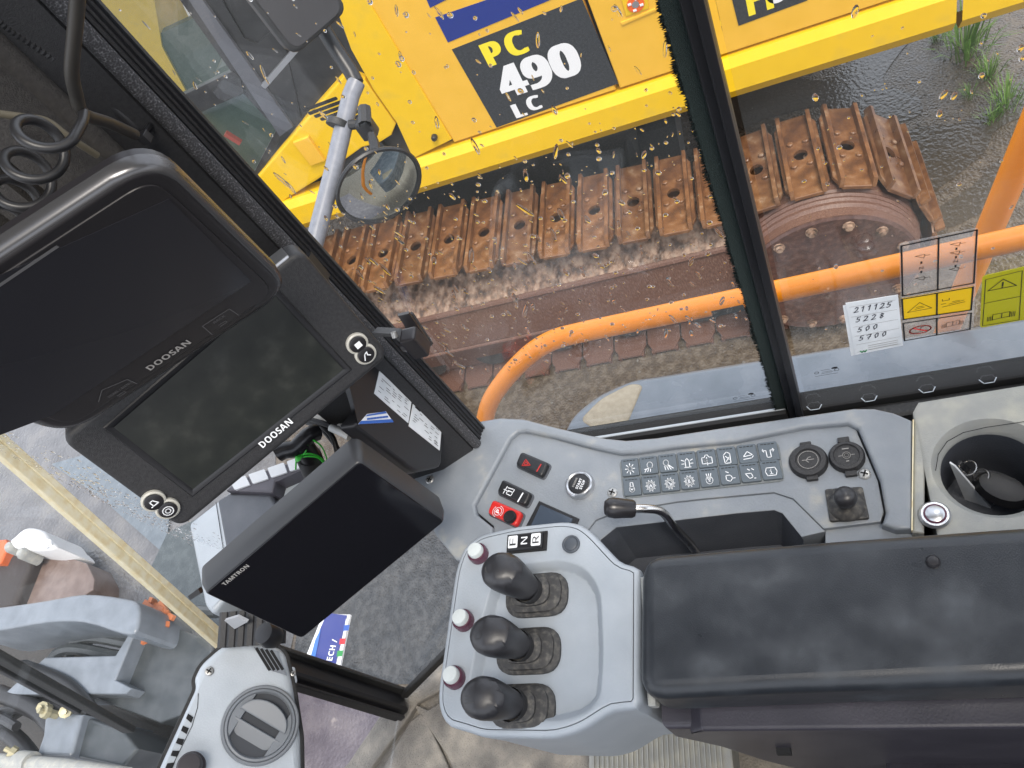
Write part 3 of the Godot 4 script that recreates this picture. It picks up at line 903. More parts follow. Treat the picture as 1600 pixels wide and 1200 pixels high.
func build_excavator() -> void:
	var o := thing("excavator", "large yellow tracked excavator parked outside the side window", "excavator")
	var f: Transform3D = frames.body
	# ---- upper structure
	var t := []
	block(t, Vector3(2.85, 1.15, 3.6), Vector3(4.98, 2.22, .2))
	part("engine_house", t, mats.steel_dark, o)
	t = []   # side frame: a folded beam along the bottom edge
	var prof := [Vector2(3.56, 1.70), Vector2(3.47, 1.70), Vector2(3.44, 1.655), Vector2(3.44, 1.52), Vector2(3.50, 1.44), Vector2(3.62, 1.44)]
	for k in prof.size() - 1:
		var a: Vector2 = prof[k]; var b: Vector2 = prof[k + 1]
		quad(t, Vector3(a.x, a.y, .86), Vector3(b.x, b.y, .86), Vector3(b.x, b.y, -4.4), Vector3(a.x, a.y, -4.4))
	var side_frame := part("side_frame", t, mats.yellow, o, 20)
	t = []
	for k in prof.size() - 1:
		var a: Vector2 = prof[k]; var b: Vector2 = prof[k + 1]
		quad(t, Vector3(a.x, a.y, 1.45), Vector3(b.x, b.y, 1.45), Vector3(b.x, b.y, .885), Vector3(a.x, a.y, .885))
	block(t, Vector3(2.4, 1.2, .55), Vector3(4.85, 2.10, 1.17), .05)
	part("counterweight", t, mats.yellow, o, 20)
	t = []
	block(t, Vector3(2.7, .25, 4.6), Vector3(4.98, 1.58, -1.6))
	part("revolving_frame", t, mats.steel_dark, o)
	# doors along the side, with dark joints between them
	var d1 := panel("pillar_panel", PackedVector2Array([Vector2(-1.774, -2.8028), Vector2(-1.8725, -2.4288), Vector2(-1.894, -2.1852), Vector2(-1.8874, -1.9598), Vector2(-1.9293, -1.7038), Vector2(-1.653, -1.7442), Vector2(-1.6465, -2.6196), Vector2(-1.6206, -2.7412)]), -.03, .03, mats.yellow, o)
	var d2 := panel("side_door", PackedVector2Array([Vector2(-1.655, -1.715), Vector2(-.705, -1.715), Vector2(-.705, -2.75), Vector2(-1.655, -2.75)]), -.03, .02, mats.yellow_pale, o)
	var d3 := panel("side_door", PackedVector2Array([Vector2(-.685, -1.715), Vector2(.84, -1.715), Vector2(.84, -2.75), Vector2(-.685, -2.75)]), -.03, .02, mats.yellow_pale, o)
	d2.name = "side_door"
	# decals
	var fx := f.translated_local(Vector3(0, .0205, 0))
	panel("number_plate", PackedVector2Array([Vector2(-1.3967, -2.2378), Vector2(-0.7058, -2.2473), Vector2(-0.6828, -1.7499), Vector2(-1.385, -1.7255)]), .0205, .0225, mats.decal_black, o, 0)
	panel("blue_stripe", PackedVector2Array([Vector2(-1.3932, -2.4188), Vector2(-0.7761, -2.3893), Vector2(-0.7479, -2.2972), Vector2(-1.3968, -2.2791)]), .0205, .0225, mats.decal_blue, o, 0)
	panel("blue_stripe", PackedVector2Array([Vector2(-1.3754, -2.6367), Vector2(-0.901, -2.6142), Vector2(-0.9003, -2.5082), Vector2(-1.3928, -2.4709)]), .0205, .0225, mats.decal_blue, o, 0)
	panel("name_plate", PackedVector2Array([Vector2(-0.0693, -2.1115), Vector2(-0.0602, -1.8432), Vector2(0.2528, -1.8541), Vector2(0.2346, -1.9893)]), .0205, .0225, mats.decal_black, o, 0)
	var glyphs := [["P", Vector2(-1.2129, -2.1446), .085, .128], ["C", Vector2(-1.0843, -2.1502), .095, .130], ["4", Vector2(-1.1896, -1.9666), .135, .185], ["9", Vector2(-1.0464, -1.9666), .125, .190], ["0", Vector2(-0.8942, -1.9732), .130, .192], ["L", Vector2(-1.2239, -1.7864), .058, .088], ["C", Vector2(-1.1333, -1.7988), .068, .090]]
	for k in glyphs.size():
		var g: Array = glyphs[k]
		for e in 3:   # heavy print: three strokes laid side by side
			lettering("model_letter" if k < 2 or k > 4 else "model_digit", g[0], o, f, g[1] + Vector2((e - 1) * .011 * g[3] / .19, 0), Vector2(1, 0), g[2], g[3], mats.decal_yellow if k < 2 else mats.decal_white, .0235 + e * .0004, 1.6)
	lettering("name_letter", "H", o, f, Vector2(0.05, -1.9469), Vector2(1, 0), .115, .145, mats.decal_yellow, .0235, 1.6)
	lettering("name_letter", "O", o, f, Vector2(0.1262, -1.9651), Vector2(1, 0), .10, .145, mats.decal_white, .0235, 1.8)
	# lock plate with a round sticker on the rear door
	panel("lock_plate", PackedVector2Array([Vector2(-0.5349, -2.2086), Vector2(-0.4129, -2.2115), Vector2(-0.4292, -2.0864), Vector2(-0.541, -2.0865)]), .0205, .026, mats.yellow, o, .003)
	t = []
	lathe(t, [Vector2(.040, 0), Vector2(.040, .004), Vector2(0, .004)], 20, f * Transform3D(Basis.IDENTITY, Vector3(Vector2(-0.4816, -2.1306).x, .0265, Vector2(-0.4816, -2.1306).y)))
	var lock := part("lock_sticker", t, plain(lin(.75, .12, .02), .4), o)
	t = []
	lathe(t, [Vector2(.017, 0), Vector2(.017, .006), Vector2(0, .006)], 14, f * Transform3D(Basis.IDENTITY, Vector3(Vector2(-0.4816, -2.1306).x, .0265, Vector2(-0.4816, -2.1306).y)))
	part("lock_core", t, mats.silver, lock)
	t = []
	for k in 4:
		var a := TAU * k / 4 + .4
		block(t, Vector3(.016, .005, .010), Vector3(cos(a) * .028, .003, sin(a) * .028), 0.0, f * Transform3D(Basis.IDENTITY, Vector3(Vector2(-0.4816, -2.1306).x, .0285, Vector2(-0.4816, -2.1306).y)))
	part("white_marks", t, mats.decal_white, lock).set_meta("kind", "stuff")
	panel("pressed_rib", PackedVector2Array([Vector2(-0.5722, -2.0673), Vector2(-0.402, -2.0753), Vector2(-0.3997, -2.0608), Vector2(-0.5713, -2.0494)]), .0205, .027, mats.yellow_pale, o, .003)
	t = []
	lathe(t, [Vector2(.018, 0), Vector2(.018, .02), Vector2(.012, .03), Vector2(0, .03)], 12, f * Transform3D(Basis.IDENTITY, Vector3(Vector2(-1.7317, -1.8027).x, .03, Vector2(-1.7317, -1.8027).y)))
	part("rubber_stop", t, mats.hose, d1)
	# ---- cab of the excavator
	panel("door_panel", PackedVector2Array([Vector2(-2.372, -3.0902), Vector2(-2.454, -2.9407), Vector2(-2.4729, -2.0519), Vector2(-2.3271, -1.3856), Vector2(-1.6422, -1.6607), Vector2(-1.6014, -2.7795)]), -.06, -.03, mats.cab_black, o, 0)
	var skirt := panel("cab_skirt", PackedVector2Array([Vector2(-1.975, -2.3205), Vector2(-2.3117, -2.1789), Vector2(-2.5678, -2.0574), Vector2(-2.9361, -1.8941), Vector2(-2.939, -1.6817), Vector2(-2.5542, -1.7659), Vector2(-2.167, -1.8746), Vector2(-2.0652, -1.8648), Vector2(-1.9621, -1.8873), Vector2(-1.8973, -1.9461), Vector2(-1.9027, -2.1682), Vector2(-1.9068, -2.249)]), -.04, .02, mats.yellow, o, .012)
	for k in 6:
		var a: Vector2 = Vector2(-2.1731, -2.1394).lerp(Vector2(-2.3935, -2.0493), 0.0) + Vector2(.032, .046) * (k - 2.5) * .62
		t = []
		prism(t, rect(.23, .020, a, .008, 2), .0205, .0215)
		part("vent_slot", t, mats.gap, skirt, 38, f)
	panel("door_catch", PackedVector2Array([Vector2(-2.5132, -2.0599), Vector2(-2.4046, -2.0614), Vector2(-2.4162, -1.8843), Vector2(-2.5182, -1.8824)]), .021, .04, mats.yellow_pale, skirt, .006)
	panel("door_frame", PackedVector2Array([Vector2(-2.4747, -3.0001), Vector2(-2.4132, -2.9755), Vector2(-2.47, -2.1269), Vector2(-2.5857, -2.1001)]), -.03, .0, mats.cab_grey, o, .004)
	panel("window_rail", PackedVector2Array([Vector2(-3.0131, -2.5152), Vector2(-2.5603, -2.5351), Vector2(-2.5426, -2.4951), Vector2(-2.5901, -2.4033), Vector2(-2.9692, -2.394), Vector2(-2.9861, -2.4509)]), -.05, -.01, mats.cab_black, o, .004)
	panel("window_post", PackedVector2Array([Vector2(-2.5304, -3.0225), Vector2(-2.4747, -3.0001), Vector2(-2.5722, -2.0997), Vector2(-2.952, -1.8643), Vector2(-2.9687, -1.8979), Vector2(-2.5835, -2.1375), Vector2(-2.6029, -2.4039), Vector2(-2.5721, -2.5315)]), -.045, -.02, mats.cab_black, o, 0)
	panel("rear_frame", PackedVector2Array([Vector2(-2.4132, -2.9755), Vector2(-2.3285, -2.9416), Vector2(-2.3758, -2.6561), Vector2(-2.3336, -2.6127), Vector2(-2.1896, -2.6498), Vector2(-2.182, -2.5984), Vector2(-2.4043, -2.1434), Vector2(-2.47, -2.1269)]), -.045, -.02, mats.cab_black, o, 0)
	panel("front_post", PackedVector2Array([Vector2(-3.0184, -3.3508), Vector2(-2.9169, -3.3099), Vector2(-3.0849, -2.1117), Vector2(-2.9649, -1.8965), Vector2(-2.9975, -1.8092), Vector2(-3.1614, -2.2425)]), -.06, -.01, mats.cab_black, o, 0)
	panel("upper_pane", PackedVector2Array([Vector2(-2.9894, -3.3391), Vector2(-2.5001, -3.1418), Vector2(-2.5721, -2.5315), Vector2(-2.9762, -2.5097)]), -.036, -.030, mats.glass_green, o, 0)
	panel("lower_pane", PackedVector2Array([Vector2(-2.9692, -2.394), Vector2(-2.6023, -2.3994), Vector2(-2.573, -2.1335), Vector2(-2.958, -1.9048)]), -.036, -.030, mats.glass_green, o, 0)
	panel("rear_pane", PackedVector2Array([Vector2(-2.3671, -2.9905), Vector2(-2.1362, -2.8978), Vector2(-2.1896, -2.6498), Vector2(-2.3281, -2.6143), Vector2(-2.3758, -2.6561)]), -.052, -.046, mats.glass_green, o, 0)
	t = []   # far side of the cab: frame, roof and floor
	for b in [[Vector3(.08, 1.5, .10), Vector3(4.75, 2.6, -4.1)], [Vector3(.08, 1.5, .10), Vector3(4.75, 2.6, -2.2)], [Vector3(1.25, .10, 2.1), Vector3(4.12, 3.42, -3.1)], [Vector3(1.25, .10, 2.1), Vector3(4.12, 1.82, -3.1)], [Vector3(.06, .6, 1.9), Vector3(4.75, 2.1, -3.1)]]:
		block(t, b[0], b[1])
	part("cab_shell", t, mats.cab_black, o)
	t = []
	block(t, Vector3(.5, .16, .5), Vector3(4.15, 2.3, -2.75), .05)
	block(t, Vector3(.46, .75, .16), Vector3(4.15, 2.7, -2.45), .06)
	part("driver_seat", t, mats.hose, o)
	t = []
	bar(t, Vector3(3.9, 2.0183, -3.1941), Vector3(3.9, 1.921, -3.152), .03, .03)
	part("safety_lever", t, plain(lin(.5, .04, .03), .4), o)
	t = []
	bar(t, Vector3(3.43, 2.4434, -2.4011), Vector3(3.43, 2.6216, -1.9356), .028, .028, Vector3.RIGHT, .008)
	part("grab_handle", t, mats.silver, o)
	t = []   # boom rising beyond the cab
	slab(t, [Vector3(4.95, 2.9701, -4.1458), Vector3(4.95, 2.6998, -3.4754), Vector3(4.95, 2.3267, -3.7563), Vector3(4.95, 1.9217, -3.8826), Vector3(4.95, 1.9536, -4.0246), Vector3(4.95, 2.2491, -4.2747), Vector3(4.95, 2.6586, -4.3313)], .5)
	part("boom", t, mats.yellow, o)
	t = []
	slab(t, [Vector3(5, 2.5788, -3.2468), Vector3(5, 2.4165, -2.8444), Vector3(5, 2.1647, -3.0469), Vector3(5, 2.1228, -3.2226), Vector3(5, 2.2467, -3.4048)], .4)
	part("boom_cylinder_guard", t, mats.yellow, o)
	# ---- undercarriage
	t = []
	block(t, Vector3(2.0, .40, 1.6), Vector3(4.9, .95, -1.6), .05)
	for z in [-2.4, -.8]:
		bar(t, Vector3(3.7, .6, z), Vector3(4.6, 1.0, z), .5, .3)
	lathe(t, [Vector2(.75, 1.1), Vector2(.75, 1.46)], 28, Transform3D(Basis.IDENTITY, Vector3(4.95, 0, -1.6)))
	part("centre_frame", t, mats.steel_dark, o)
	track(o, 3.0, true)
	track(o, 5.75, false)


func track(o: Node3D, x0: float, near: bool) -> void:
	# path of the shoe plates, seen from the side: points of (z, y)
	var path := [Vector2(-4.3, 1.17), Vector2(-3.4, 1.245), Vector2(-2.55, 1.235), Vector2(-1.9, 1.185), Vector2(-1.0, 1.105), Vector2(-.35, 1.06), Vector2(-.1, 1.085), Vector2(.08, 1.105), Vector2(.25, 1.10)]
	var c := Vector2(.17, .60)
	for k in 11:
		var a := deg_to_rad(74 - 16.3 * k)
		path.append(c + Vector2(cos(a), sin(a)) * .515)
	path.append_array([Vector2(-.25, .035), Vector2(-4.1, .035)])
	c = Vector2(-4.3, .60)
	for k in range(1, 10):
		var a := deg_to_rad(-80 - 18.0 * k)
		path.append(c + Vector2(cos(a), sin(a)) * .57)
	path.append(path[0])
	var curve := Curve2D.new()
	curve.bake_interval = .02
	for p in path:
		curve.add_point(p)
	var total := curve.get_baked_length()
	var n := int(round(total / .228))
	var step := total / n
	var shoe := shoe_mesh(step)
	if near:
		for i in n:
			var s := (i + .35) * step
			var p := curve.sample_baked(fmod(s, total))
			var q := curve.sample_baked(fmod(s + .07, total)) - curve.sample_baked(fmod(s - .07 + total, total))
			var z := Vector3(0, q.y, q.x).normalized()
			var y := z.cross(Vector3.RIGHT).normalized()
			var b := Basis(Vector3.RIGHT, y, z)
			var m := part_mesh("track_shoe", shoe, mats.mud_streak if p.y < .1 else mats.rust if (i * 7) % 3 else mats.rust_b, o, Transform3D(b, Vector3(x0 + .30, p.y, p.x)))
			m.rotate_object_local(Vector3.RIGHT, rng.randf_range(-.02, .02))
	else:
		var t := []
		var loop := PackedVector2Array()
		for i in n:
			loop.append(curve.sample_baked(i * step))
		prism(t, loop, 0, .6)
		move(t, Transform3D(Vector3(0, 0, 1), Vector3(1, 0, 0), Vector3(0, 1, 0), Vector3(x0, 0, 0)))
		part("far_track", t, mats.rust, o)
		return
	# frame between the two runs, folded outwards into two ridges
	var t := []
	var prof := [Vector2(3.50, .98), Vector2(3.26, .985), Vector2(3.18, .93), Vector2(3.045, .845), Vector2(3.035, .80)]
	var prof2 := [Vector2(3.035, .80), Vector2(3.012, .50), Vector2(3.02, .465)]
	var prof3 := [Vector2(3.02, .465), Vector2(3.10, .30), Vector2(3.16, .10)]
	var deck := []
	for i in 40:   # rough, caked upper deck
		var z0 := -3.9 + i * .094
		for k in prof.size() - 1:
			var v := []
			for e in [[k, z0], [k + 1, z0], [k + 1, z0 + .094], [k, z0 + .094]]:
				var p: Vector2 = prof[e[0]]
				var bump := sin(e[1] * 23.0 + e[0] * 2.0) * .008 + sin(e[1] * 61.0 + e[0]) * .006
				v.append(Vector3(p.x, p.y + (bump if e[0] in [1, 2] else 0.0), e[1]))
			quad(deck, v[0], v[1], v[2], v[3])
	part("frame_deck", deck, mats.mud, o, 30)
	for k in prof2.size() - 1:
		quad(t, Vector3(prof2[k].x, prof2[k].y, -3.9), Vector3(prof2[k + 1].x, prof2[k + 1].y, -3.9), Vector3(prof2[k + 1].x, prof2[k + 1].y, -.14), Vector3(prof2[k].x, prof2[k].y, -.14))
	quad(t, Vector3(3.035, .80, -.14), Vector3(3.012, .50, -.14), Vector3(3.4, .5, -.14), Vector3(3.4, .95, -.14))
	part("frame_side", t, mats.mud_streak, o, 10)
	t = []
	tube(t, [Vector3(3.042, .822, -3.9), Vector3(3.042, .822, -.14)], .022, 8)
	part("frame_ridge", t, mats.mud_streak, o)
	t = []
	tube(t, [Vector3(3.016, .475, -3.9), Vector3(3.016, .475, -.2)], .014, 8)
	part("frame_ridge", t, mats.mud_streak, o)
	t = []
	for k in prof3.size() - 1:
		quad(t, Vector3(prof3[k].x, prof3[k].y, -3.9), Vector3(prof3[k + 1].x, prof3[k + 1].y, -3.9), Vector3(prof3[k + 1].x, prof3[k + 1].y, -.2), Vector3(prof3[k].x, prof3[k].y, -.2))
	part("roller_guard", t, mats.mud_streak, o)
	# drive sprocket with the bolted cover of the final drive
	var side := Transform3D(Vector3(0, 0, 1), Vector3(-1, 0, 0), Vector3(0, -1, 0), Vector3(3.0, .60, .14))
	t = []
	lathe(t, [Vector2(.485, -.15), Vector2(.487, -.03), Vector2(.478, -.018), Vector2(.481, -.006), Vector2(.472, .006), Vector2(.475, .020), Vector2(.466, .034), Vector2(.468, .052), Vector2(.458, .070), Vector2(.455, .12)], 40, side)
	part("final_drive", t, mats.mud_streak, o, 25)
	t = []
	lathe(t, [Vector2(.455, .10), Vector2(.455, .128), Vector2(.442, .138), Vector2(0, .144)], 40, side)
	var cover := part("drive_cover", t, mats.hub, o, 25)
	for k in 14:
		var a := TAU * k / 14 + .1
		t = []
		lathe(t, [Vector2(.030, 0), Vector2(.030, .008), Vector2(.019, .010), Vector2(.018, .026), Vector2(0, .028)], 10, side * Transform3D(Basis.IDENTITY, Vector3(cos(a) * .395, .138, sin(a) * .395)))
		part("bolt", t, mats.mud, cover, 30)
	t = []
	for k in 21:
		var a := TAU * k / 21
		block(t, Vector3(.05, .09, .10), Vector3(.44, 0, 0), .012, Transform3D(Basis(Vector3.RIGHT, 0), Vector3.ZERO) * side * Transform3D(Basis(Vector3.UP, a), Vector3(0, -.30, 0)))
	lathe(t, [Vector2(.43, -.35), Vector2(.43, -.25), Vector2(.3, -.25)], 30, side)
	part("sprocket", t, mats.mud, o)
	t = []
	for z in [-3.6, -3.1, -2.6, -2.1, -1.6, -1.1, -.6]:
		lathe(t, [Vector2(0, -.2), Vector2(.13, -.2), Vector2(.15, 0), Vector2(.13, .2), Vector2(0, .2)], 16, Transform3D(Basis(Vector3.FORWARD, PI / 2), Vector3(3.33, .22, z)))
	part("rollers", t, mats.steel_dark, o)


func shoe_mesh(pitch: float) -> ArrayMesh:
	var t := []
	var n := 28
	var outer := polar(rect(.60, pitch - .012, Vector2.ZERO, .01, 2), Vector2.ZERO, n)
	var hole := polar(ring(.038, 24, Vector2.ZERO, .036), Vector2.ZERO, n)
	var edge := inset(outer, .004)
	stack(t, [[outer, -.012], [outer, .006], [edge, .010], [hole, .010], [hole, -.012], [outer, -.012]], false, false)
	for z in [-.078, .078]:   # grousers near both ends, chamfered at their ends
		var from := t.size()
		var pr := PackedVector2Array([Vector2(-.30, .0), Vector2(.30, 0), Vector2(.300, .018), Vector2(.288, .050), Vector2(-.288, .050), Vector2(-.300, .018)])
		prism(t, pr, -.011, .011, .005, 2)
		move(t, Transform3D(Vector3(1, 0, 0), Vector3(0, 0, 1), Vector3(0, -1, 0), Vector3(0, 0, z)) * Transform3D(Vector3(1, 0, 0), Vector3(0, 1, 0), Vector3(0, 0, -1), Vector3.ZERO), from)
	for x in [-.085, .085]:
		for z in [-.040, .040]:
			lathe(t, [Vector2(.022, .008), Vector2(.022, .012), Vector2(.017, .013), Vector2(.016, .026), Vector2(.011, .030), Vector2(0, .030)], 8, Transform3D(Basis.IDENTITY, Vector3(x, 0, z)))
	for x in [-.09, .09]:   # track links carrying the plate
		block(t, Vector3(.05, .09, pitch * .96), Vector3(x, -.058, 0), .01)
	return mesh_of(t, 30)


func build_outside() -> void:
	# orange guard rail on the machine's own deck
	var o := thing("guard_rail", "bright orange tube guard rail outside the side window", "guard rail")
	var t := []
	var r := [Vector3(0.95, 2.9808, 0.6045), Vector3(0.95, 2.9691, 0.3516), Vector3(0.95, 2.9642, 0.0515), Vector3(0.95, 2.9644, -0.3055), Vector3(0.95, 2.9643, -0.4331), Vector3(0.95, 2.9597, -0.4867), Vector3(0.95, 2.9391, -0.5382), Vector3(0.95, 2.9022, -0.5925), Vector3(0.95, 2.8464, -0.6577), Vector3(0.95, 2.7779, -0.722), Vector3(0.95, 2.6949, -0.7767), Vector3(0.95, 2.5766, -0.8424)]
	tube(t, smooth_path(r + [r[-1] + Vector3(0, -.25, -.02)], 5), .0215, 14)
	part("top_rail", t, mats.orange, o)
	t = []
	tube(t, [Vector3(1.19, 3.1112, 0.4567), Vector3(1.19, 2.7134, 0.3736), Vector3(1.19, 2.2191, 0.2705)], .026, 14)
	part("strut", t, mats.orange, o)
	t = []
	lathe(t, [Vector2(.0222, -.03), Vector2(.0222, .03)], 14, Transform3D(Basis(Vector3.RIGHT, PI / 2), Vector3(0.95, 2.9613, -0.1362)))
	part("worn_ring", t, mats.steel_dark, o)

	# grey deck of the machine below the window
	o = thing("machine_deck", "wet grey machine deck right below the side window", "deck")
	t = []
	prism(t, round_poly(PackedVector2Array([Vector2(1.0088, -0.6809), Vector2(1.0921, -0.64), Vector2(1.1454, -0.5625), Vector2(1.1724, -0.4711), Vector2(1.1517, 0.2941), Vector2(1.1366, 0.7929), Vector2(0.5203, 0.6642), Vector2(0.6159, -0.4624)]), .03), 1.9, 2.45, .025)
	part("cover", t, mats.deck, o)
	t = []
	prism(t, round_poly(PackedVector2Array([Vector2(1.0644, -0.6156), Vector2(1.1202, -0.5554), Vector2(1.1524, -0.4701), Vector2(1.1409, -0.4351), Vector2(1.0303, -0.4819), Vector2(0.9788, -0.5176)]), .02), 2.44, 2.4558, .008)
	part("corner_cap", t, grained([[0.0, lin(.30, .25, .17)], [1.0, lin(.42, .36, .26)]], noise(65, .03), 3.0, .25), o)
	t = []
	block(t, Vector3(.25, .8, 1.6), Vector3(.75, 1.5, .7), .02)
	part("bracket", t, mats.machine_dark, o)

	# rear-view mirrors of the machine, on a bent tube arm
	o = thing("mirror_arm", "grey tube arm carrying two mirrors, beyond the pillar", "mirror arm")
	t = []
	tube(t, [Vector3(1.234, 2.995, -1.2451), Vector3(1.3653, 3.021, -1.1584), Vector3(1.5589, 3.0883, -1.0917), Vector3(1.7586, 3.1611, -1.0271), Vector3(1.7915, 3.1746, -1.0062)], .024, 14)
	part("lower_tube", t, grained([[0.0, lin(.16, .17, .20)], [1.0, lin(.24, .25, .28)]], noise(66, .03), 3.0, .35), o)
	t = []
	tube(t, [Vector3(1.7886, 3.1728, -1.0068), Vector3(1.8138, 3.1953, -1.0156), Vector3(1.8628, 3.2569, -1.0422), Vector3(1.8996, 3.3175, -1.0577), Vector3(1.9503, 3.3803, -1.0574)], .021, 14)
	part("upper_tube", t, mats.black, o)
	t = []
	tube(t, [Vector3(1.6705, 3.1431, -1.0661), Vector3(1.6852, 3.1499, -1.0584)], .030, 14)
	part("clamp_ring", t, mats.rubber, o)
	t = []
	block(t, Vector3(.045, .055, .045), Vector3(1.6752, 3.1113, -0.994), .012)
	tube(t, [Vector3(1.6768, 3.1327, -1.0354), Vector3(1.6798, 3.1119, -0.9884), Vector3(1.6377, 3.0783, -0.9817), Vector3(1.5774, 3.0473, -0.9801)], .014, 8)
	lathe(t, [Vector2(.018, -.02), Vector2(.018, .03), Vector2(0, .03)], 8, Transform3D(Basis(Vector3.FORWARD, 1.2), Vector3(1.6704, 3.1401, -0.9785)))
	part("mirror_clamp", t, mats.hose, o)
	var mc := Vector3(1.5348, 3.0187, -0.9844)
	var mn := (Vector3(0, 4.15, 0) - mc).normalized()
	mn = (mn + Vector3(-.15, -.75, .05)).normalized()
	var mx := mn.cross(Vector3.UP).normalized()
	var mf := Transform3D(mx, mn, mx.cross(mn), mc)
	var m := thing("round_mirror", "round convex mirror hanging on the grey arm in front of the tracks", "mirror", "", mf)
	t = []
	lathe(t, [Vector2(0, -.05), Vector2(.09, -.035), Vector2(.121, -.006), Vector2(.124, .0), Vector2(.121, .006), Vector2(.115, .007), Vector2(.114, .0)], 40)
	part("housing", t, mats.black, m)
	t = []
	lathe(t, [Vector2(.115, 0), Vector2(.10, .0055), Vector2(.075, .012), Vector2(.045, .017), Vector2(.02, .0192), Vector2(0, .0198)], 40)
	part("glass", t, mats.mirror, m, 60)
	mc = Vector3(1.7975, 3.4228, -1.0169)
	mn = Vector3(-.75, .15, .65).normalized()
	mx = Vector3(.65, 0, .75).normalized()
	mx = (mx - mn * mx.dot(mn)).normalized()
	mf = Transform3D(mx, mn, mx.cross(mn), mc)
	m = thing("square_mirror", "dark rectangular mirror at the top of the photo above the round one", "mirror", "", mf)
	t = []
	prism(t, rect(.19, .30, Vector2(0, -.055), .035, 4), -.05, .0, .012)
	part("housing", t, mats.cab_black, m)
	t = []
	prism(t, rect(.165, .275, Vector2(0, -.055), .03, 4), .0005, .002)
	part("glass", t, plain(lin(.06, .06, .065), .1), m)

	# the machine's own undercarriage and front, seen down through the windscreen
	o = thing("boom_foot", "light grey curved steel arm in front of the machine, seen through the windscreen", "boom")
	t = []
	prism(t, smooth_poly(PackedVector2Array([Vector2(1.2102, -5.1129), Vector2(1.214, -4.7592), Vector2(1.2254, -4.3739), Vector2(1.2401, -4.064), Vector2(1.1943, -3.7406), Vector2(1.1449, -3.5936), Vector2(1.0051, -3.5505), Vector2(0.9937, -3.648), Vector2(1.0749, -3.9794), Vector2(1.0942, -4.2998), Vector2(1.0714, -4.6693), Vector2(1.0678, -5.0146)]), 3), .8, 1.2, .02)
	part("curved_plate", t, mats.machine_grey, o)
	t = []
	prism(t, PackedVector2Array([Vector2(0.9542, -4.4704), Vector2(0.9401, -3.889), Vector2(1.079, -3.8285), Vector2(1.0696, -3.7896), Vector2(0.8075, -3.8267), Vector2(0.7601, -3.6852), Vector2(0.7283, -3.718), Vector2(0.7505, -4.626), Vector2(0.7526, -4.7109)]), .7, 1.0, .01)
	part("side_plate", t, mats.machine_grey, o)
	t = []
	prism(t, PackedVector2Array([Vector2(1.1056, -3.9466), Vector2(1.1309, -3.681), Vector2(1.0214, -3.3074), Vector2(0.6883, -3.1897), Vector2(0.5991, -3.5105), Vector2(0.7595, -4.1667), Vector2(0.8258, -3.9348)]), .5, .9, .01)
	part("dark_cover", t, mats.machine_dark, o)
	t = []
	for k in 5:
		tube(t, smooth_path([Vector3(1.0313, 0.85, -4.6152), Vector3(1.1189, 0.85, -4.5774), Vector3(1.1377, 0.85, -4.4184), Vector3(1.0807, 0.85, -4.0666), Vector3(1.0549, 0.85, -3.8493)].map(func(p): return p + Vector3(.07 * k - .1, -.03 * k, .09 * k)), 5), .035, 8)
	part("hose_bundle", t, mats.machine_dark, o)
	o = thing("steel_pile", "brown steel plate with a dark rough beam left of the cream strip", "scrap steel")
	t = []
	prism(t, PackedVector2Array([Vector2(2.0167, -6.1435), Vector2(2.0046, -5.8505), Vector2(1.889, -5.4653), Vector2(1.7486, -5.3117), Vector2(1.6621, -5.2822), Vector2(1.5938, -5.4176), Vector2(1.5835, -6.1274)]), .0, .25, .01)
	part("plate", t, mats.machine_brown, o)
	t = []
	prism(t, PackedVector2Array([Vector2(1.5166, -6.3257), Vector2(1.844, -6.5417), Vector2(2.0428, -6.3382), Vector2(1.9537, -5.9794), Vector2(1.5532, -5.9766)]), .0, .35, .05)
	part("beam", t, grained([[0.0, lin(.015, .012, .012)], [1.0, lin(.07, .055, .05)]], noise(67, .08), 3.0, .6, 5.0), o)
	t = []
	prism(t, PackedVector2Array([Vector2(1.9157, -6.4125), Vector2(2.1208, -6.5458), Vector2(2.1137, -6.3198), Vector2(2.0341, -6.2394), Vector2(1.9006, -6.2481)]), .2, .42, .02)
	part("orange_bracket", t, plain(lin(.6, .12, .03), .4), o)
	o = thing("white_cover", "white lumpy plastic cover with two bolts at the left edge", "cover")
	t = []
	prism(t, smooth_poly(PackedVector2Array([Vector2(2.0206, -6.1393), Vector2(2.1115, -6.0816), Vector2(2.1562, -5.9955), Vector2(2.1152, -5.8232), Vector2(2.0388, -5.7071), Vector2(1.952, -5.5731), Vector2(1.936, -5.7204), Vector2(1.9704, -5.9589)]), 3), .1, .5, .06, 4)
	part("shell", t, mats.white, o)
	for p in [Vector3(2.0061, 0.42, -6.1229), Vector3(1.9348, 0.42, -5.9381)]:
		t = []
		lathe(t, [Vector2(.05, -.1), Vector2(.05, .05), Vector2(.03, .08), Vector2(0, .08)], 10, Transform3D(Basis.IDENTITY, p))
		part("bolt", t, mats.grey_dusty, o)
	o = thing("rusty_bracket", "small orange rusty bracket beside the lower end of the cream strip", "bracket")
	t = []
	for k in 14:
		bar(t, Vector3(1.1456, 0.95, -3.7357) + Vector3(rng.randf_range(-.12, .12), 0, rng.randf_range(-.12, .12)), Vector3(1.1133, 0.95, -3.6828) + Vector3(rng.randf_range(-.15, .15), rng.randf_range(.0, .06), rng.randf_range(-.15, .15)), .03, .02)
	part("bracket", t, plain(lin(.42, .13, .05), .6), o)
	o = thing("valve_block", "light grey box among dark hoses at the bottom left corner", "valve block")
	t = []
	prism(t, PackedVector2Array([Vector2(0.6301, -4.1624), Vector2(0.6126, -3.8685), Vector2(0.428, -3.8481), Vector2(0.41, -3.8573), Vector2(0.4153, -4.1093), Vector2(0.5082, -4.1133)]), .6, 1.1, .02)
	part("box", t, mats.machine_grey, o)
	t = []
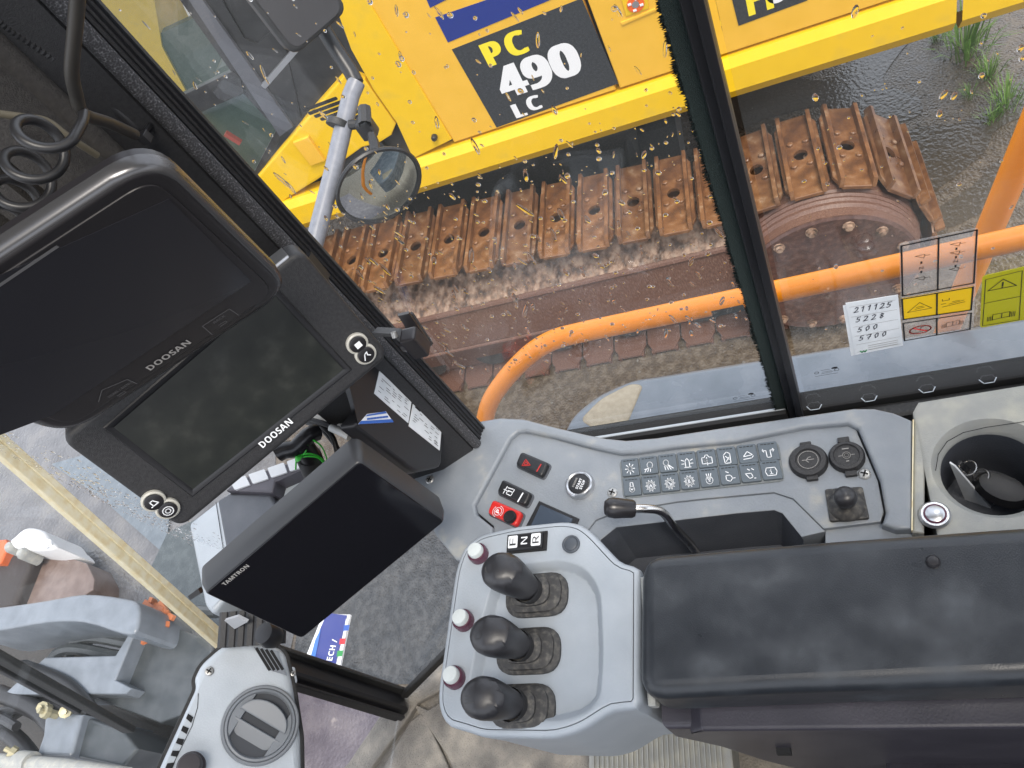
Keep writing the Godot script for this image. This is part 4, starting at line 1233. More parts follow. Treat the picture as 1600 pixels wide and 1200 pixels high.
	prism(t, PackedVector2Array([Vector2(0.6161, -3.9189), Vector2(0.5437, -3.6025), Vector2(0.4534, -3.4504), Vector2(0.3659, -3.5205), Vector2(0.4168, -3.9015)]), .6, 1.05, .02)
	part("cover", t, mats.machine_dark, o)
	for k in 3:
		t = []
		tube(t, smooth_path([Vector3(0.6524, 0.9, -5.0435), Vector3(0.5429, 0.9, -4.6313), Vector3(0.3784, 0.9, -4.3211)].map(func(p): return p + Vector3(.12 * k, .06 * k, .22 * k)), 5), .05, 10)
		part("hose", t, mats.hose, o)
	var brass := plain(lin(.34, .31, .20), .4, .3)
	for p in [Vector3(0.6392, 1.15, -4.1052), Vector3(0.6129, 1.15, -4.0607), Vector3(0.617, 1.15, -3.9267), Vector3(0.4141, 1.15, -4.202)]:
		t = []
		lathe(t, [Vector2(.022, -.05), Vector2(.022, .0), Vector2(.032, .002), Vector2(.032, .03), Vector2(.014, .034), Vector2(.014, .06), Vector2(0, .06)], 8, Transform3D(Basis(Vector3(1, .3, .4).normalized(), rng.randf_range(-.9, .9)), p))
		part("fitting", t, brass, o)
	for k in 5:
		t = []
		tube(t, smooth_path([Vector3(0.6741, 1, -4.286), Vector3(0.7301, 1, -4.5041), Vector3(0.6994, 1, -4.7055), Vector3(0.5978, 1, -4.9225)].map(func(p): return p + Vector3(.05 * k - .1, -.05 * k, .11 * k - .2)), 5), .028, 8)
		part("hose", t, mats.hose, o)
	t = []
	tube(t, [Vector3(0.3765, 1.15, -4.4007), Vector3(0.3508, 1.15, -3.8027), Vector3(0.3134, 1.15, -3.3461)], .045, 12)
	tube(t, [Vector3(0.3719, 1.15, -4.1468), Vector3(0.3666, 1.15, -4.0465)], .06, 12)
	part("pipe", t, mats.grey_dusty, o)
	o = thing("lower_chassis", "dark chassis plates and concrete in front of the machine below the windscreen", "chassis")
	t = []
	prism(t, PackedVector2Array([Vector2(1.2978, -6.4109), Vector2(1.3151, -5.4271), Vector2(1.1842, -5.0315), Vector2(1.023, -5.2594), Vector2(0.7756, -5.242), Vector2(0.7467, -6.0192)]), .0, .45, .05)
	part("dark_plate", t, mats.steel_dark, o)
	t = []
	prism(t, PackedVector2Array([Vector2(0.9931, -5.9781), Vector2(0.8505, -5.4128), Vector2(0.853, -4.6795), Vector2(0.6728, -3.9425), Vector2(0.7049, -3.7043), Vector2(0.1325, -3.3559), Vector2(0.0641, -5.3369)]), .0, .5, .03)
	part("mud_plate", t, mats.steel_dark, o)
	# printed box down on the chassis, seen through the lower corner window
	o = thing("printed_box", "blue and white printed box on the ground below the lower corner window", "box")
	t = []
	prism(t, PackedVector2Array([Vector2(0.8792, -2.6487), Vector2(1.1223, -2.5831), Vector2(1.1046, -2.4115), Vector2(0.8333, -2.4195)]), .885, .9, .004)
	part("box", t, mats.decal_white, o)
	t = []
	cap(t, wound(PackedVector2Array([Vector2(1.0331, -2.5823), Vector2(1.1205, -2.5543), Vector2(1.099, -2.4261), Vector2(0.8403, -2.4439), Vector2(0.8673, -2.5862)])), .904)
	part("blue_print", t, plain(lin(.03, .045, .22), .4), o)
	t = []
	cap(t, wound(PackedVector2Array([Vector2(0.9851, -2.5949), Vector2(1.0423, -2.5724), Vector2(0.8669, -2.5742), Vector2(0.8713, -2.6069)])), .907)
	part("light_blue_print", t, plain(lin(.05, .16, .5), .4), o)
	t = []
	cap(t, wound(PackedVector2Array([Vector2(1.0794, -2.4259), Vector2(1.0784, -2.41), Vector2(0.833, -2.4118), Vector2(0.8368, -2.4317)])), .908)
	part("white_edge", t, mats.decal_white, o)
	for k in 3:
		t = []
		var c: Vector2 = [PackedVector2Array([Vector2(1.0332, -2.4122)])[0], PackedVector2Array([Vector2(0.9667, -2.4214)])[0], PackedVector2Array([Vector2(0.9073, -2.4241)])[0]][k]
		cap(t, wound(rect(.028, .034, c)), .911)
		part("colour_mark", t, plain([lin(.03, .1, .4), lin(.6, .02, .03), lin(.02, .25, .06)][k], .4), o)
	var bp := PackedVector2Array([Vector2(0.8756, -2.4826), Vector2(0.9567, -2.4736)])
	lettering("printed_word", "TECH /", o, Transform3D(Basis.IDENTITY, Vector3.ZERO), (bp[0] + bp[1]) / 2, bp[1] - bp[0], .13, .035, mats.decal_white, .909, 1.0)


func screw(parent: Node, f: Transform3D, at: Vector2, r := .0062) -> void:
	var t := []
	lathe(t, [Vector2(r, 0), Vector2(r, .0012), Vector2(r * .8, .0022), Vector2(r * .3, .0027), Vector2(0, .0027)], 16)
	var s := part("screw", t, mats.screw, parent, 30, f * Transform3D(Basis.IDENTITY, Vector3(at.x, 0, at.y)))
	t = []
	strokes(t, [[Vector2(-.5, 0), Vector2(.5, 0)], [Vector2(0, -.5), Vector2(0, .5)]], r * .28, .0030, r, Vector2.ZERO, .4)
	part("cross_slot", t, mats.gap, s, 38, s.transform)


func key_icon(k: int) -> Array:
	var c := Vector2.ZERO
	var gear := [arc(c, .26), arc(c, .36, 0, TAU, 16)]
	for i in 10:
		var d := Vector2.from_angle(TAU * i / 10)
		gear.append([d * .36, d * .46])
	match k:
		0:
			var s := [arc(c, .2)]
			for i in 8:
				var d := Vector2.from_angle(TAU * i / 8)
				s.append([d * .3, d * .45])
			return s
		1: return [arc(Vector2(.12, -.12), .26), [Vector2(-.4, .2), Vector2(.3, .1)], [Vector2(-.4, .42), Vector2(-.25, .22)], [Vector2(-.15, .42), Vector2(-.05, .22)], [Vector2(.1, .42), Vector2(.15, .22)]]
		2: return [arc(Vector2(-.15, -.15), .24), [Vector2(0, 0), Vector2(.45, .35)], [Vector2(-.3, .15), Vector2(-.25, .42)], [Vector2(-.1, .15), Vector2(0, .42)], [Vector2(.05, .1), Vector2(.25, .42)]]
		3: return [[Vector2(-.18, .42), Vector2(-.18, -.1), Vector2(0, -.32), Vector2(.18, -.1), Vector2(.18, .42)], [Vector2(-.28, .42), Vector2(.28, .42)], [Vector2(-.5, -.2), Vector2(-.3, -.12)], [Vector2(-.5, .12), Vector2(-.3, .12)], [Vector2(.5, -.2), Vector2(.3, -.12)], [Vector2(.5, .12), Vector2(.3, .12)]]
		4: return [[Vector2(-.45, .3), Vector2(-.45, -.2), Vector2(-.2, -.2), Vector2(-.1, -.4), Vector2(.1, -.4), Vector2(.2, -.2), Vector2(.45, -.2), Vector2(.45, .3), Vector2(-.45, .3)], [Vector2(0, -.2), Vector2(0, .42)], arc(Vector2(-.1, .05), .14)]
		5: return [[Vector2(-.25, .45), Vector2(-.3, -.2), Vector2(0, -.45), Vector2(.28, -.3), Vector2(.25, .45), Vector2(-.25, .45)], [Vector2(-.12, -.1), Vector2(.15, .15)], [Vector2(-.12, .3), Vector2(.15, 0)]]
		6: return [[Vector2(-.4, .1), Vector2(0, -.3), Vector2(.4, 0), Vector2(-.4, .1)], [Vector2(-.4, .3), Vector2(.3, .25), Vector2(.45, .1)]]
		7: return [[Vector2(-.45, -.2), Vector2(-.2, -.2), Vector2(-.2, .35), Vector2(.15, .35), Vector2(.15, -.2), Vector2(.45, -.2)], [Vector2(-.45, -.3), Vector2(-.5, -.2), Vector2(-.4, -.1)], [Vector2(.38, -.3), Vector2(.48, -.2), Vector2(.38, -.1)]]
		8: return [arc(Vector2(0, .1), .24), [Vector2(-.15, -.1), Vector2(-.12, -.45), Vector2(.12, -.45), Vector2(.15, -.1)], [Vector2(-.1, .05), Vector2(0, .2), Vector2(.1, .05)]]
		9: return gear + [[Vector2(-.12, .14), Vector2(0, -.14), Vector2(.12, .14)]]
		10: return gear + [[Vector2(-.12, -.12), Vector2(.15, .15)], [Vector2(.0, .15), Vector2(.15, .15), Vector2(.15, .0)]]
		11: return gear + [[Vector2(-.08, -.14), Vector2(.06, -.1), Vector2(-.02, 0), Vector2(.1, .08), Vector2(-.08, .14), Vector2(-.08, -.14)]]
		12: return [arc(Vector2(0, .1), .3), [Vector2(-.2, -.4), Vector2(-.12, 0), Vector2(.05, .2)], [Vector2(.2, -.4), Vector2(.12, 0), Vector2(-.05, .2)], [Vector2(0, -.4), Vector2(0, 0)]]
		13: return [[Vector2(-.3, -.1), Vector2(.1, -.1), Vector2(.25, .15), Vector2(0, .4), Vector2(-.3, .25), Vector2(-.3, -.1)], [Vector2(.25, .15), Vector2(.45, .15)], [Vector2(-.25, -.4), Vector2(-.05, -.3)]]
		14: return [[Vector2(-.4, -.05), Vector2(.1, -.05), Vector2(.2, .25), Vector2(-.1, .35), Vector2(-.4, -.05)], [Vector2(-.15, -.4), Vector2(0, -.3)], [Vector2(.2, -.4), Vector2(.35, -.3)], [Vector2(.3, .35), Vector2(.4, .35)]]
		_: return [[Vector2(-.35, -.3), Vector2(.35, -.3), Vector2(.48, 0), Vector2(.35, .3), Vector2(-.35, .3), Vector2(-.48, 0), Vector2(-.35, -.3)], [Vector2(-.08, -.05), Vector2(0, -.05), Vector2(0, .18)], [Vector2(-.1, .18), Vector2(.1, .18)], [Vector2(0, -.17), Vector2(.01, -.18)]]


func rocker(parent: Node, called: String, px: PackedVector2Array, f: Transform3D, m: Material) -> MeshInstance3D:
	var c := Vector2.ZERO
	for p in px:
		c += p / px.size()
	var bez := []
	for p in px:
		bez.append(c + (p - c) * 1.12)
	var t := []
	prism(t, round_poly(PackedVector2Array(bez), .006), -.004, .0015, .0012)
	part("switch_frame", t, mats.grey_dark, parent, 38, f)
	t = []
	prism(t, round_poly(px, .005), .0, .0085, .003)
	return part(called, t, m, parent, 38, f)


func build_console() -> void:
	var f: Transform3D = frames.con
	var o := thing("side_console", "grey plastic side console with keypad and switches below the side window", "console")
	var t := []
	# everything outside the panel joint: a raised, rounded surround
	var surround := PackedVector2Array([Vector2(0.3739, -0.4091), Vector2(0.3941, -0.4334), Vector2(0.408, -0.4375), Vector2(0.4624, -0.4106), Vector2(0.499, -0.3926), Vector2(0.5069, -0.3819), Vector2(0.5058, -0.3697), Vector2(0.4886, -0.3263), Vector2(0.4638, -0.2722), Vector2(0.4515, -0.2408), Vector2(0.4492, -0.2206), Vector2(0.4492, -0.1718), Vector2(0.4453, -0.1015), Vector2(0.4507, -0.026), Vector2(0.4475, 0.0199), Vector2(0.4393, 0.029), Vector2(0.3752, 0.039), Vector2(0.3393, 0.0378), Vector2(0.3267, 0.0318), Vector2(0.3199, 0.0435), Vector2(0.3191, 0.0573), Vector2(0.4402, 0.0825), Vector2(0.4526, 0.0674), Vector2(0.4617, 0.0492), Vector2(0.4656, 0.0289), Vector2(0.4664, -0.0995), Vector2(0.4663, -0.1952), Vector2(0.4691, -0.2331), Vector2(0.4762, -0.2587), Vector2(0.4863, -0.2851), Vector2(0.5041, -0.3268), Vector2(0.5253, -0.3736), Vector2(0.5341, -0.4103), Vector2(0.5346, -0.4466), Vector2(0.5276, -0.5004), Vector2(0.4779, -0.545), Vector2(0.4368, -0.5307), Vector2(0.4067, -0.5145), Vector2(0.3706, -0.4894), Vector2(0.3348, -0.4565), Vector2(0.33, -0.4055)])
	prism(t, surround, -.25, .008, .0045, 3)
	part("surround", t, mats.grey, o, 45, f)
	t = []
	var plate := PackedVector2Array([Vector2(0.3782, -0.4113), Vector2(0.3986, -0.435), Vector2(0.4117, -0.439), Vector2(0.4647, -0.4126), Vector2(0.5016, -0.3944), Vector2(0.5088, -0.3845), Vector2(0.5078, -0.3732), Vector2(0.4907, -0.3303), Vector2(0.4658, -0.2758), Vector2(0.4533, -0.2432), Vector2(0.451, -0.2229), Vector2(0.451, -0.1736), Vector2(0.4471, -0.1028), Vector2(0.4528, -0.0272), Vector2(0.4497, 0.0184), Vector2(0.4424, 0.0271), Vector2(0.3784, 0.0374), Vector2(0.3429, 0.0364), Vector2(0.3329, 0.0315), Vector2(0.3313, -0.0238), Vector2(0.3692, -0.0495), Vector2(0.3793, -0.0685), Vector2(0.3816, -0.1451), Vector2(0.3818, -0.1776), Vector2(0.3778, -0.2502), Vector2(0.3709, -0.275), Vector2(0.3464, -0.2958), Vector2(0.319, -0.2994), Vector2(0.3289, -0.4074)])
	prism(t, plate, -.02, .0, .0018, 2)
	part("panel", t, mats.grey, o, 38, f)
	t = []   # sloping lip and dark tray in front of the keypad
	var lip := PackedVector2Array([Vector2(0.329, -0.0222), Vector2(0.3313, -0.0238), Vector2(0.3692, -0.0495), Vector2(0.3793, -0.0685), Vector2(0.3816, -0.1451), Vector2(0.3818, -0.1776), Vector2(0.3778, -0.2502), Vector2(0.3709, -0.275), Vector2(0.3464, -0.2958), Vector2(0.3033, -0.2968), Vector2(0.3023, -0.2851), Vector2(0.346, -0.2694), Vector2(0.3591, -0.2504), Vector2(0.3596, -0.1789), Vector2(0.3601, -0.1113), Vector2(0.359, -0.0709), Vector2(0.3542, -0.0628), Vector2(0.3253, -0.047)])
	prism(t, lip, -.03, -.002, .0015, 2)
	part("tray_lip", t, mats.grey, o, 38, f)
	t = []
	var mouth := wound(PackedVector2Array([Vector2(0.3223, -0.0455), Vector2(0.3542, -0.0628), Vector2(0.359, -0.0709), Vector2(0.3601, -0.1113), Vector2(0.3596, -0.1789), Vector2(0.3591, -0.2504), Vector2(0.346, -0.2694), Vector2(0.3023, -0.2851), Vector2(0.2559, -0.2535), Vector2(0.2626, -0.0538)]))
	var deep := inset(mouth, .014)
	for i in mouth.size():
		var j := (i + 1) % mouth.size()
		quad(t, Vector3(mouth[j].x, -.003, mouth[j].y), Vector3(mouth[i].x, -.003, mouth[i].y), Vector3(deep[i].x, -.07, deep[i].y), Vector3(deep[j].x, -.07, deep[j].y))
	cap(t, deep, -.07)
	part("tray", t, mats.grey_dark, o, 30, f)
	# keypad: base plate and sixteen keys with white symbols
	t = []
	prism(t, round_poly(PackedVector2Array([Vector2(0.4454, -0.2442), Vector2(0.4393, -0.0555), Vector2(0.3908, -0.0555), Vector2(0.3932, -0.2404)]), .006), -.002, .0012, .001)
	part("keypad_base", t, grained([[0.0, lin(.10, .12, .135)], [1.0, lin(.20, .21, .21)]], noise(90, .03), 6.0, .6), o, 38, f)
	var q := PackedVector2Array([Vector2(0.446, -0.2425), Vector2(0.4402, -0.0561), Vector2(0.3933, -0.0565), Vector2(0.3938, -0.2388)])
	for k in 16:
		var col := k % 8
		var row := k / 8
		var u := (col + .5) / 8.0
		var v := (row + .5) / 2.0
		var c: Vector2 = q[0].lerp(q[1], u).lerp(q[3].lerp(q[2], u), v)
		var du: Vector2 = (q[1] - q[0]) / 8.0
		var dv: Vector2 = (q[3] - q[0]) / 2.0
		t = []
		var w := du * .46
		var h := dv * .46
		prism(t, round_poly(PackedVector2Array([c - w - h, c + w - h, c + w + h, c - w + h]), .0022, 3), .001, .0042, .0012, 2)
		var key := part("key", t, mats.key, o, 38, f)
		t = []
		var lines := key_icon(k).map(func(l): return l.map(func(p): return c + du * .62 * p.x * .9 + dv * .10 + dv * p.y * .62))
		strokes(t, lines, .00085, .0046)
		part("symbol", t, mats.print_white, key, 38, f)
		t = []
		for e in 4:
			strokes(t, [[c - dv * .33 + du * (-.30 + e * .17), c - dv * .33 + du * (-.21 + e * .17)]], .0009, .0046)
		part("indicator_slots", t, mats.gap, key, 38, f)
	# rocker switches
	var s := rocker(o, "hazard_switch", PackedVector2Array([Vector2(0.4759, -0.3754), Vector2(0.4529, -0.3357), Vector2(0.4342, -0.3446), Vector2(0.4572, -0.3825)]), f, mats.black)
	t = []
	var a := Vector2(0.4549, -0.3648)
	var ax := Vector2(0.4512, -0.3344) - Vector2(0.4742, -0.374)
	ax = ax.normalized()
	var ay := Vector2(-ax.y, ax.x)
	strokes(t, [[a - ax * .006 - ay * .005, a - ax * .006 + ay * .005, a + ax * .005, a - ax * .006 - ay * .005], [a - ax * .004 - ay * .0025, a - ax * .004 + ay * .0025, a + ax * .0015, a - ax * .004 - ay * .0025]], .0009, .0089)
	a = Vector2(0.4469, -0.3484)
	strokes(t, [[a - ay * .005, a + ay * .005]], .0016, .0089)
	part("red_triangle", t, mats.print_red, s, 38, f)
	s = rocker(o, "boom_switch", PackedVector2Array([Vector2(0.4393, -0.3996), Vector2(0.4137, -0.3577), Vector2(0.3972, -0.3656), Vector2(0.4211, -0.4065)]), f, mats.black)
	t = []
	a = Vector2(0.4192, -0.3887)
	strokes(t, [[a + ax * .006 - ay * .005, a + ax * .006 + ay * .004, a - ax * .002 + ay * .004, a - ax * .002 - ay * .001, a + ax * .006 - ay * .001], [a - ax * .006 - ay * .005, a - ax * .006 + ay * .005], [a - ax * .004 - ay * .004, a + ax * .004 - ay * .005], [a - ax * .008, a + ax * .0]], .0010, .0089)
	a = Vector2(0.4089, -0.372)
	strokes(t, [[a - ay * .006, a + ay * .006]], .0018, .0089)
	part("white_symbol", t, mats.print_white, s, 38, f)
	s = rocker(o, "parking_brake_switch", PackedVector2Array([Vector2(0.4118, -0.4112), Vector2(0.3889, -0.3687), Vector2(0.371, -0.3763), Vector2(0.394, -0.4179)]), f, mats.red)
	t = []
	a = Vector2(0.3934, -0.4021)
	strokes(t, [arc(a, .0052), arc(a, .0075, .5, 2.6, 8), arc(a, .0075, 3.7, 5.8, 8)], .0008, .0089)
	part("ring_symbol", t, mats.print_white, s, 38, f)
	lettering("letter", "P", s, f, a, ay * -1.0, .0045, .006, mats.print_white, .0091, .6)
	t = []
	a = Vector2(0.383, -0.3841)
	lathe(t, [Vector2(.0085, 0), Vector2(.0085, .004), Vector2(.007, .006), Vector2(0, .0055)], 20, f * Transform3D(Basis.IDENTITY, Vector3(a.x, .0082, a.y)))
	part("lock_button", t, mats.black, s)
	# small display beside the switches
	t = []
	prism(t, PackedVector2Array([Vector2(0.4047, -0.3493), Vector2(0.3741, -0.2953), Vector2(0.3284, -0.3157), Vector2(0.3507, -0.3768)]), -.003, .0022, .0015)
	part("display_frame", t, mats.black, o, 38, f)
	t = []
	prism(t, PackedVector2Array([Vector2(0.3982, -0.3464), Vector2(0.3743, -0.3035), Vector2(0.3368, -0.32), Vector2(0.3538, -0.3667)]), .0022, .0026)
	part("display_glass", t, plain(lin(.05, .065, .09), .12), o, 38, f)
	# engine start button
	a = Vector2(0.4174, -0.2944)
	var x := f * Transform3D(Basis.IDENTITY, Vector3(a.x, 0, a.y))
	t = []
	lathe(t, [Vector2(.0185, 0), Vector2(.0185, .006), Vector2(.0175, .0085), Vector2(.0155, .0098), Vector2(.0138, .0085), Vector2(.0132, .006)], 36, x)
	var ring_p := part("start_button_ring", t, mats.silver, o)
	t = []
	lathe(t, [Vector2(.0134, .004), Vector2(.0134, .0072), Vector2(.012, .0082), Vector2(0, .0084)], 30, x)
	var face := part("start_button", t, mats.black, o)
	var rd := (Vector2(0.4293, -0.2923) - Vector2(0.4047, -0.3036)).normalized()
	var rn := Vector2(-rd.y, rd.x)
	lettering("word", "ENGINE", face, f, a - rn * .0052, rd, .0125, .0026, mats.print_grey, .0088, .6)
	lettering("word", "START", face, f, a + rn * .0005, rd, .0145, .0036, mats.print_white, .0088, .8)
	lettering("word", "STOP", face, f, a + rn * .0055, rd, .0125, .0036, mats.print_white, .0088, .8)
	for p in PackedVector2Array([Vector2(0.4034, -0.2538), Vector2(0.3876, 0.0259)]):
		screw(o, f, p)
	screw(o, f.translated_local(Vector3(0, .008, 0)), Vector2(0.453, -0.509))
	# power sockets with caps
	for k in 2:
		a = [Vector2(0.4099, -0.0274), Vector2(0.4093, 0.012)][k]
		x = f * Transform3D(Basis.IDENTITY, Vector3(a.x, 0, a.y))
		t = []
		lathe(t, [Vector2(.0205 - .002 * k, 0), Vector2(.0205 - .002 * k, .004), Vector2(.0185 - .002 * k, .0075), Vector2(.0135, .0078), Vector2(.0125, .006), Vector2(0, .006)], 32, x)
		block(t, Vector3(.006, .005, .012), Vector3(.0205, .003, 0), .001, x)
		block(t, Vector3(.006, .005, .012), Vector3(-.0205, .003, .001), .001, x)
		var cap_p := part("socket_cap", t, mats.black_soft, o)
		t = []
		if k == 0:
			strokes(t, [[Vector2(a.x, a.y - .006), Vector2(a.x, a.y + .006)], [Vector2(a.x, a.y - .002), Vector2(a.x + .003, a.y + .001), Vector2(a.x + .003, a.y + .003)], [Vector2(a.x, a.y - .003), Vector2(a.x - .003, a.y)]] + [arc(a, .0105, 0, TAU, 24)], .0007, .0069)
		else:
			strokes(t, [arc(a, .004), arc(a, .0022), [a + Vector2(0, .005), a + Vector2(0, .008)], [a - Vector2(0, .005), a - Vector2(0, .008)]], .0006, .0069)
			strokes(t, [[a + Vector2(.008, -.003), a + Vector2(.008, .003)], [a + Vector2(-.007, -.001), a + Vector2(-.007, .001)]], .0010, .0069)
		part("socket_mark", t, mats.print_grey, cap_p, 38, f)
	# small mirror joystick on a dusty square boot
	t = []
	prism(t, round_poly(PackedVector2Array([Vector2(0.3745, -0.0159), Vector2(0.3725, 0.0214), Vector2(0.3361, 0.0218), Vector2(0.337, -0.0166)]), .003), -.001, .004, .0015)
	var mj := part("joystick_plate", t, mats.boot, o, 38, f)
	a = Vector2(0.3525, 0.0026)
	x = f * Transform3D(Basis.IDENTITY, Vector3(a.x, 0, a.y))
	t = []
	lathe(t, [Vector2(.018, .004), Vector2(.016, .007), Vector2(.010, .010), Vector2(.006, .016), Vector2(.0055, .020)], 24, x)
	part("joystick_boot", t, mats.boot, mj)
	t = []
	lathe(t, [Vector2(.0055, .018), Vector2(.0105, .020), Vector2(.0118, .024), Vector2(.0105, .030), Vector2(.006, .0335), Vector2(0, .034)], 24, x)
	part("joystick_knob", t, mats.knob, mj, 60)
	t = []
	prism(t, PackedVector2Array([Vector2(0.3314, -0.0224), Vector2(0.3331, 0.0325), Vector2(0.3246, 0.0583), Vector2(0.2757, 0.0529), Vector2(0.2827, -0.0299)]), -.2, -.006)
	part("lower_apron", t, mats.grey, o, 38, f)
	t = []
	prism(t, PackedVector2Array([Vector2(0.4557, -0.1386), Vector2(0.455, -0.1243), Vector2(0.4524, -0.1238), Vector2(0.453, -0.1381)]), .0, .0012)
	part("clip_slot", t, mats.gap, o, 38, f)

	# rear trim with the cup holder
	o = thing("cup_holder_trim", "dusty grey rear console trim with a round cup holder", "console trim")
	t = []
	var hub := Vector2(.376, .143)
	var n := 48
	var out := polar(wound(PackedVector2Array([Vector2(.462, .086), Vector2(.470, .55), Vector2(.20, .55), Vector2(.20, .074)])), hub, n)
	var rim := polar(ring(.055, 48, hub), hub, n)
	var neck := polar(ring(.047, 48, hub), hub, n)
	var well := polar(ring(.040, 48, hub), hub, n)
	stack(t, [[out, -.2], [out, .0035], [inset(out, .003), .006], [rim, .006], [neck, -.006], [inset(neck, .001), -.012]], false, false)
	part("top", t, mats.grey_dusty, o, 40, f)
	t = []
	stack(t, [[inset(neck, .001), -.012], [well, -.085]], false, true)
	part("cup_well", t, mats.grey_dark, o, 40, f)
	t = []   # sloping part between console end and trim
	prism(t, PackedVector2Array([Vector2(0.4417, 0.0846), Vector2(0.442, 0.0958), Vector2(0.3146, 0.0678), Vector2(0.3171, 0.0575)]), -.2, .004, .003)
	part("joint_piece", t, mats.grey_dusty, o, 38, f)
	t = []
	prism(t, PackedVector2Array([Vector2(0.4411, 0.0833), Vector2(0.4409, 0.0845), Vector2(0.3177, 0.0582), Vector2(0.3179, 0.057)]), .0, .0068)
	part("joint_line", t, mats.cream, o, 38, f)
	a = Vector2(0.3311, 0.081)
	x = f * Transform3D(Basis.IDENTITY, Vector3(a.x, .006, a.y))
	t = []
	lathe(t, [Vector2(.0145, 0), Vector2(.0145, .002), Vector2(.0125, .0045), Vector2(.0105, .0045)], 28, x)
	var pb := part("push_button_ring", t, mats.silver, o)
	t = []
	lathe(t, [Vector2(.0105, .0), Vector2(.0105, .0047), Vector2(.0085, .0050)], 28, x)
	part("red_ring", t, mats.purple, pb)
	t = []
	lathe(t, [Vector2(.0085, .0), Vector2(.0085, .0052), Vector2(.006, .0064), Vector2(0, .0068)], 24, x)
	part("push_cap", t, mats.silver, pb)
	t = []
	strokes(t, [PackedVector2Array([Vector2(0.3792, 0.092), Vector2(0.3967, 0.0982), Vector2(0.4099, 0.1093), Vector2(0.4177, 0.1258), Vector2(0.4201, 0.1467), Vector2(0.4208, 0.1809)])], .0008, .0067)
	part("seam", t, mats.gap, o, 38, f)

	# keys lying in the cup holder
	o = thing("key_bunch", "bunch of keys with a white tag lying in the cup holder", "keys")
	t = []
	slab(t, [Vector3(0.394, 3.3208, 0.1085), Vector3(0.391, 3.3163, 0.1133), Vector3(0.3709, 3.2468, 0.1446), Vector3(0.3708, 3.2319, 0.1479), Vector3(0.3884, 3.2416, 0.1269)], .002)
	part("tag", t, mats.paper, o)
	t = []
	for c in [Vector3(0.395, 3.2992, 0.1273), Vector3(0.3909, 3.2841, 0.1384)]:
		var loop := []
		for k in 19:
			loop.append(c + Vector3(cos(TAU * k / 18.0) * .008, sin(TAU * k / 18.0) * .004, sin(TAU * k / 18.0) * .007))
		tube(t, loop, .0010, 6)
	part("key_ring", t, mats.chrome, o)
	t = []
	bar(t, Vector3(0.3917, 3.2868, 0.1343), Vector3(0.3821, 3.2633, 0.141), .008, .0025)
	bar(t, Vector3(0.3984, 3.306, 0.1183), Vector3(0.3935, 3.2914, 0.1273), .008, .0025)
	part("key_blade", t, mats.chrome, o)
	t = []
	lathe(t, [Vector2(0, -.011), Vector2(.014, -.009), Vector2(.018, 0), Vector2(.014, .009), Vector2(0, .011)], 18, Transform3D(Basis(Vector3.UP, .9), Vector3(0.375, 3.2782, 0.1543)), 1.6, 1.0)
	part("key_fob", t, mats.black, o)
	t = []
	tube(t, smooth_path([Vector3(0.3787, 3.2677, 0.1405), Vector3(0.3751, 3.2482, 0.148), Vector3(0.3713, 3.2366, 0.1526), Vector3(0.3781, 3.2489, 0.1511), Vector3(0.381, 3.2686, 0.1422)]), .0008, 6)
	part("wire_loop", t, mats.silver, o)

	# bent hand lever
	o = thing("hand_lever", "bent chrome hand lever with a black grip in front of the keypad", "lever")
	t = []
	tube(t, smooth_path([Vector3(0.3483, 3.3979, -0.2128), Vector3(0.3493, 3.3909, -0.1969), Vector3(0.3509, 3.3806, -0.1868), Vector3(0.3488, 3.3697, -0.1812), Vector3(0.3433, 3.3507, -0.1776), Vector3(0.3381, 3.3029, -0.1689), Vector3(0.3342, 3.2793, -0.167)], 5), .0048, 12)
	part("rod", t, mats.chrome, o, 60)
	t = []
	var p0 := Vector3(0.3485, 3.3959, -0.2083)
	var p1 := Vector3(0.3478, 3.4095, -0.2373)
	var hd := (p1 - p0).normalized()
	var hx := hd.cross(Vector3.UP).normalized()
	lathe(t, [Vector2(0, 0), Vector2(.0085, 0), Vector2(.010, .003), Vector2(.0105, .012), Vector2(.0115, .022), Vector2(.0105, .029), Vector2(.007, .033), Vector2(0, .034)], 24, Transform3D(hx, hd, hx.cross(hd), p0))
	part("grip", t, mats.bezel, o, 50)


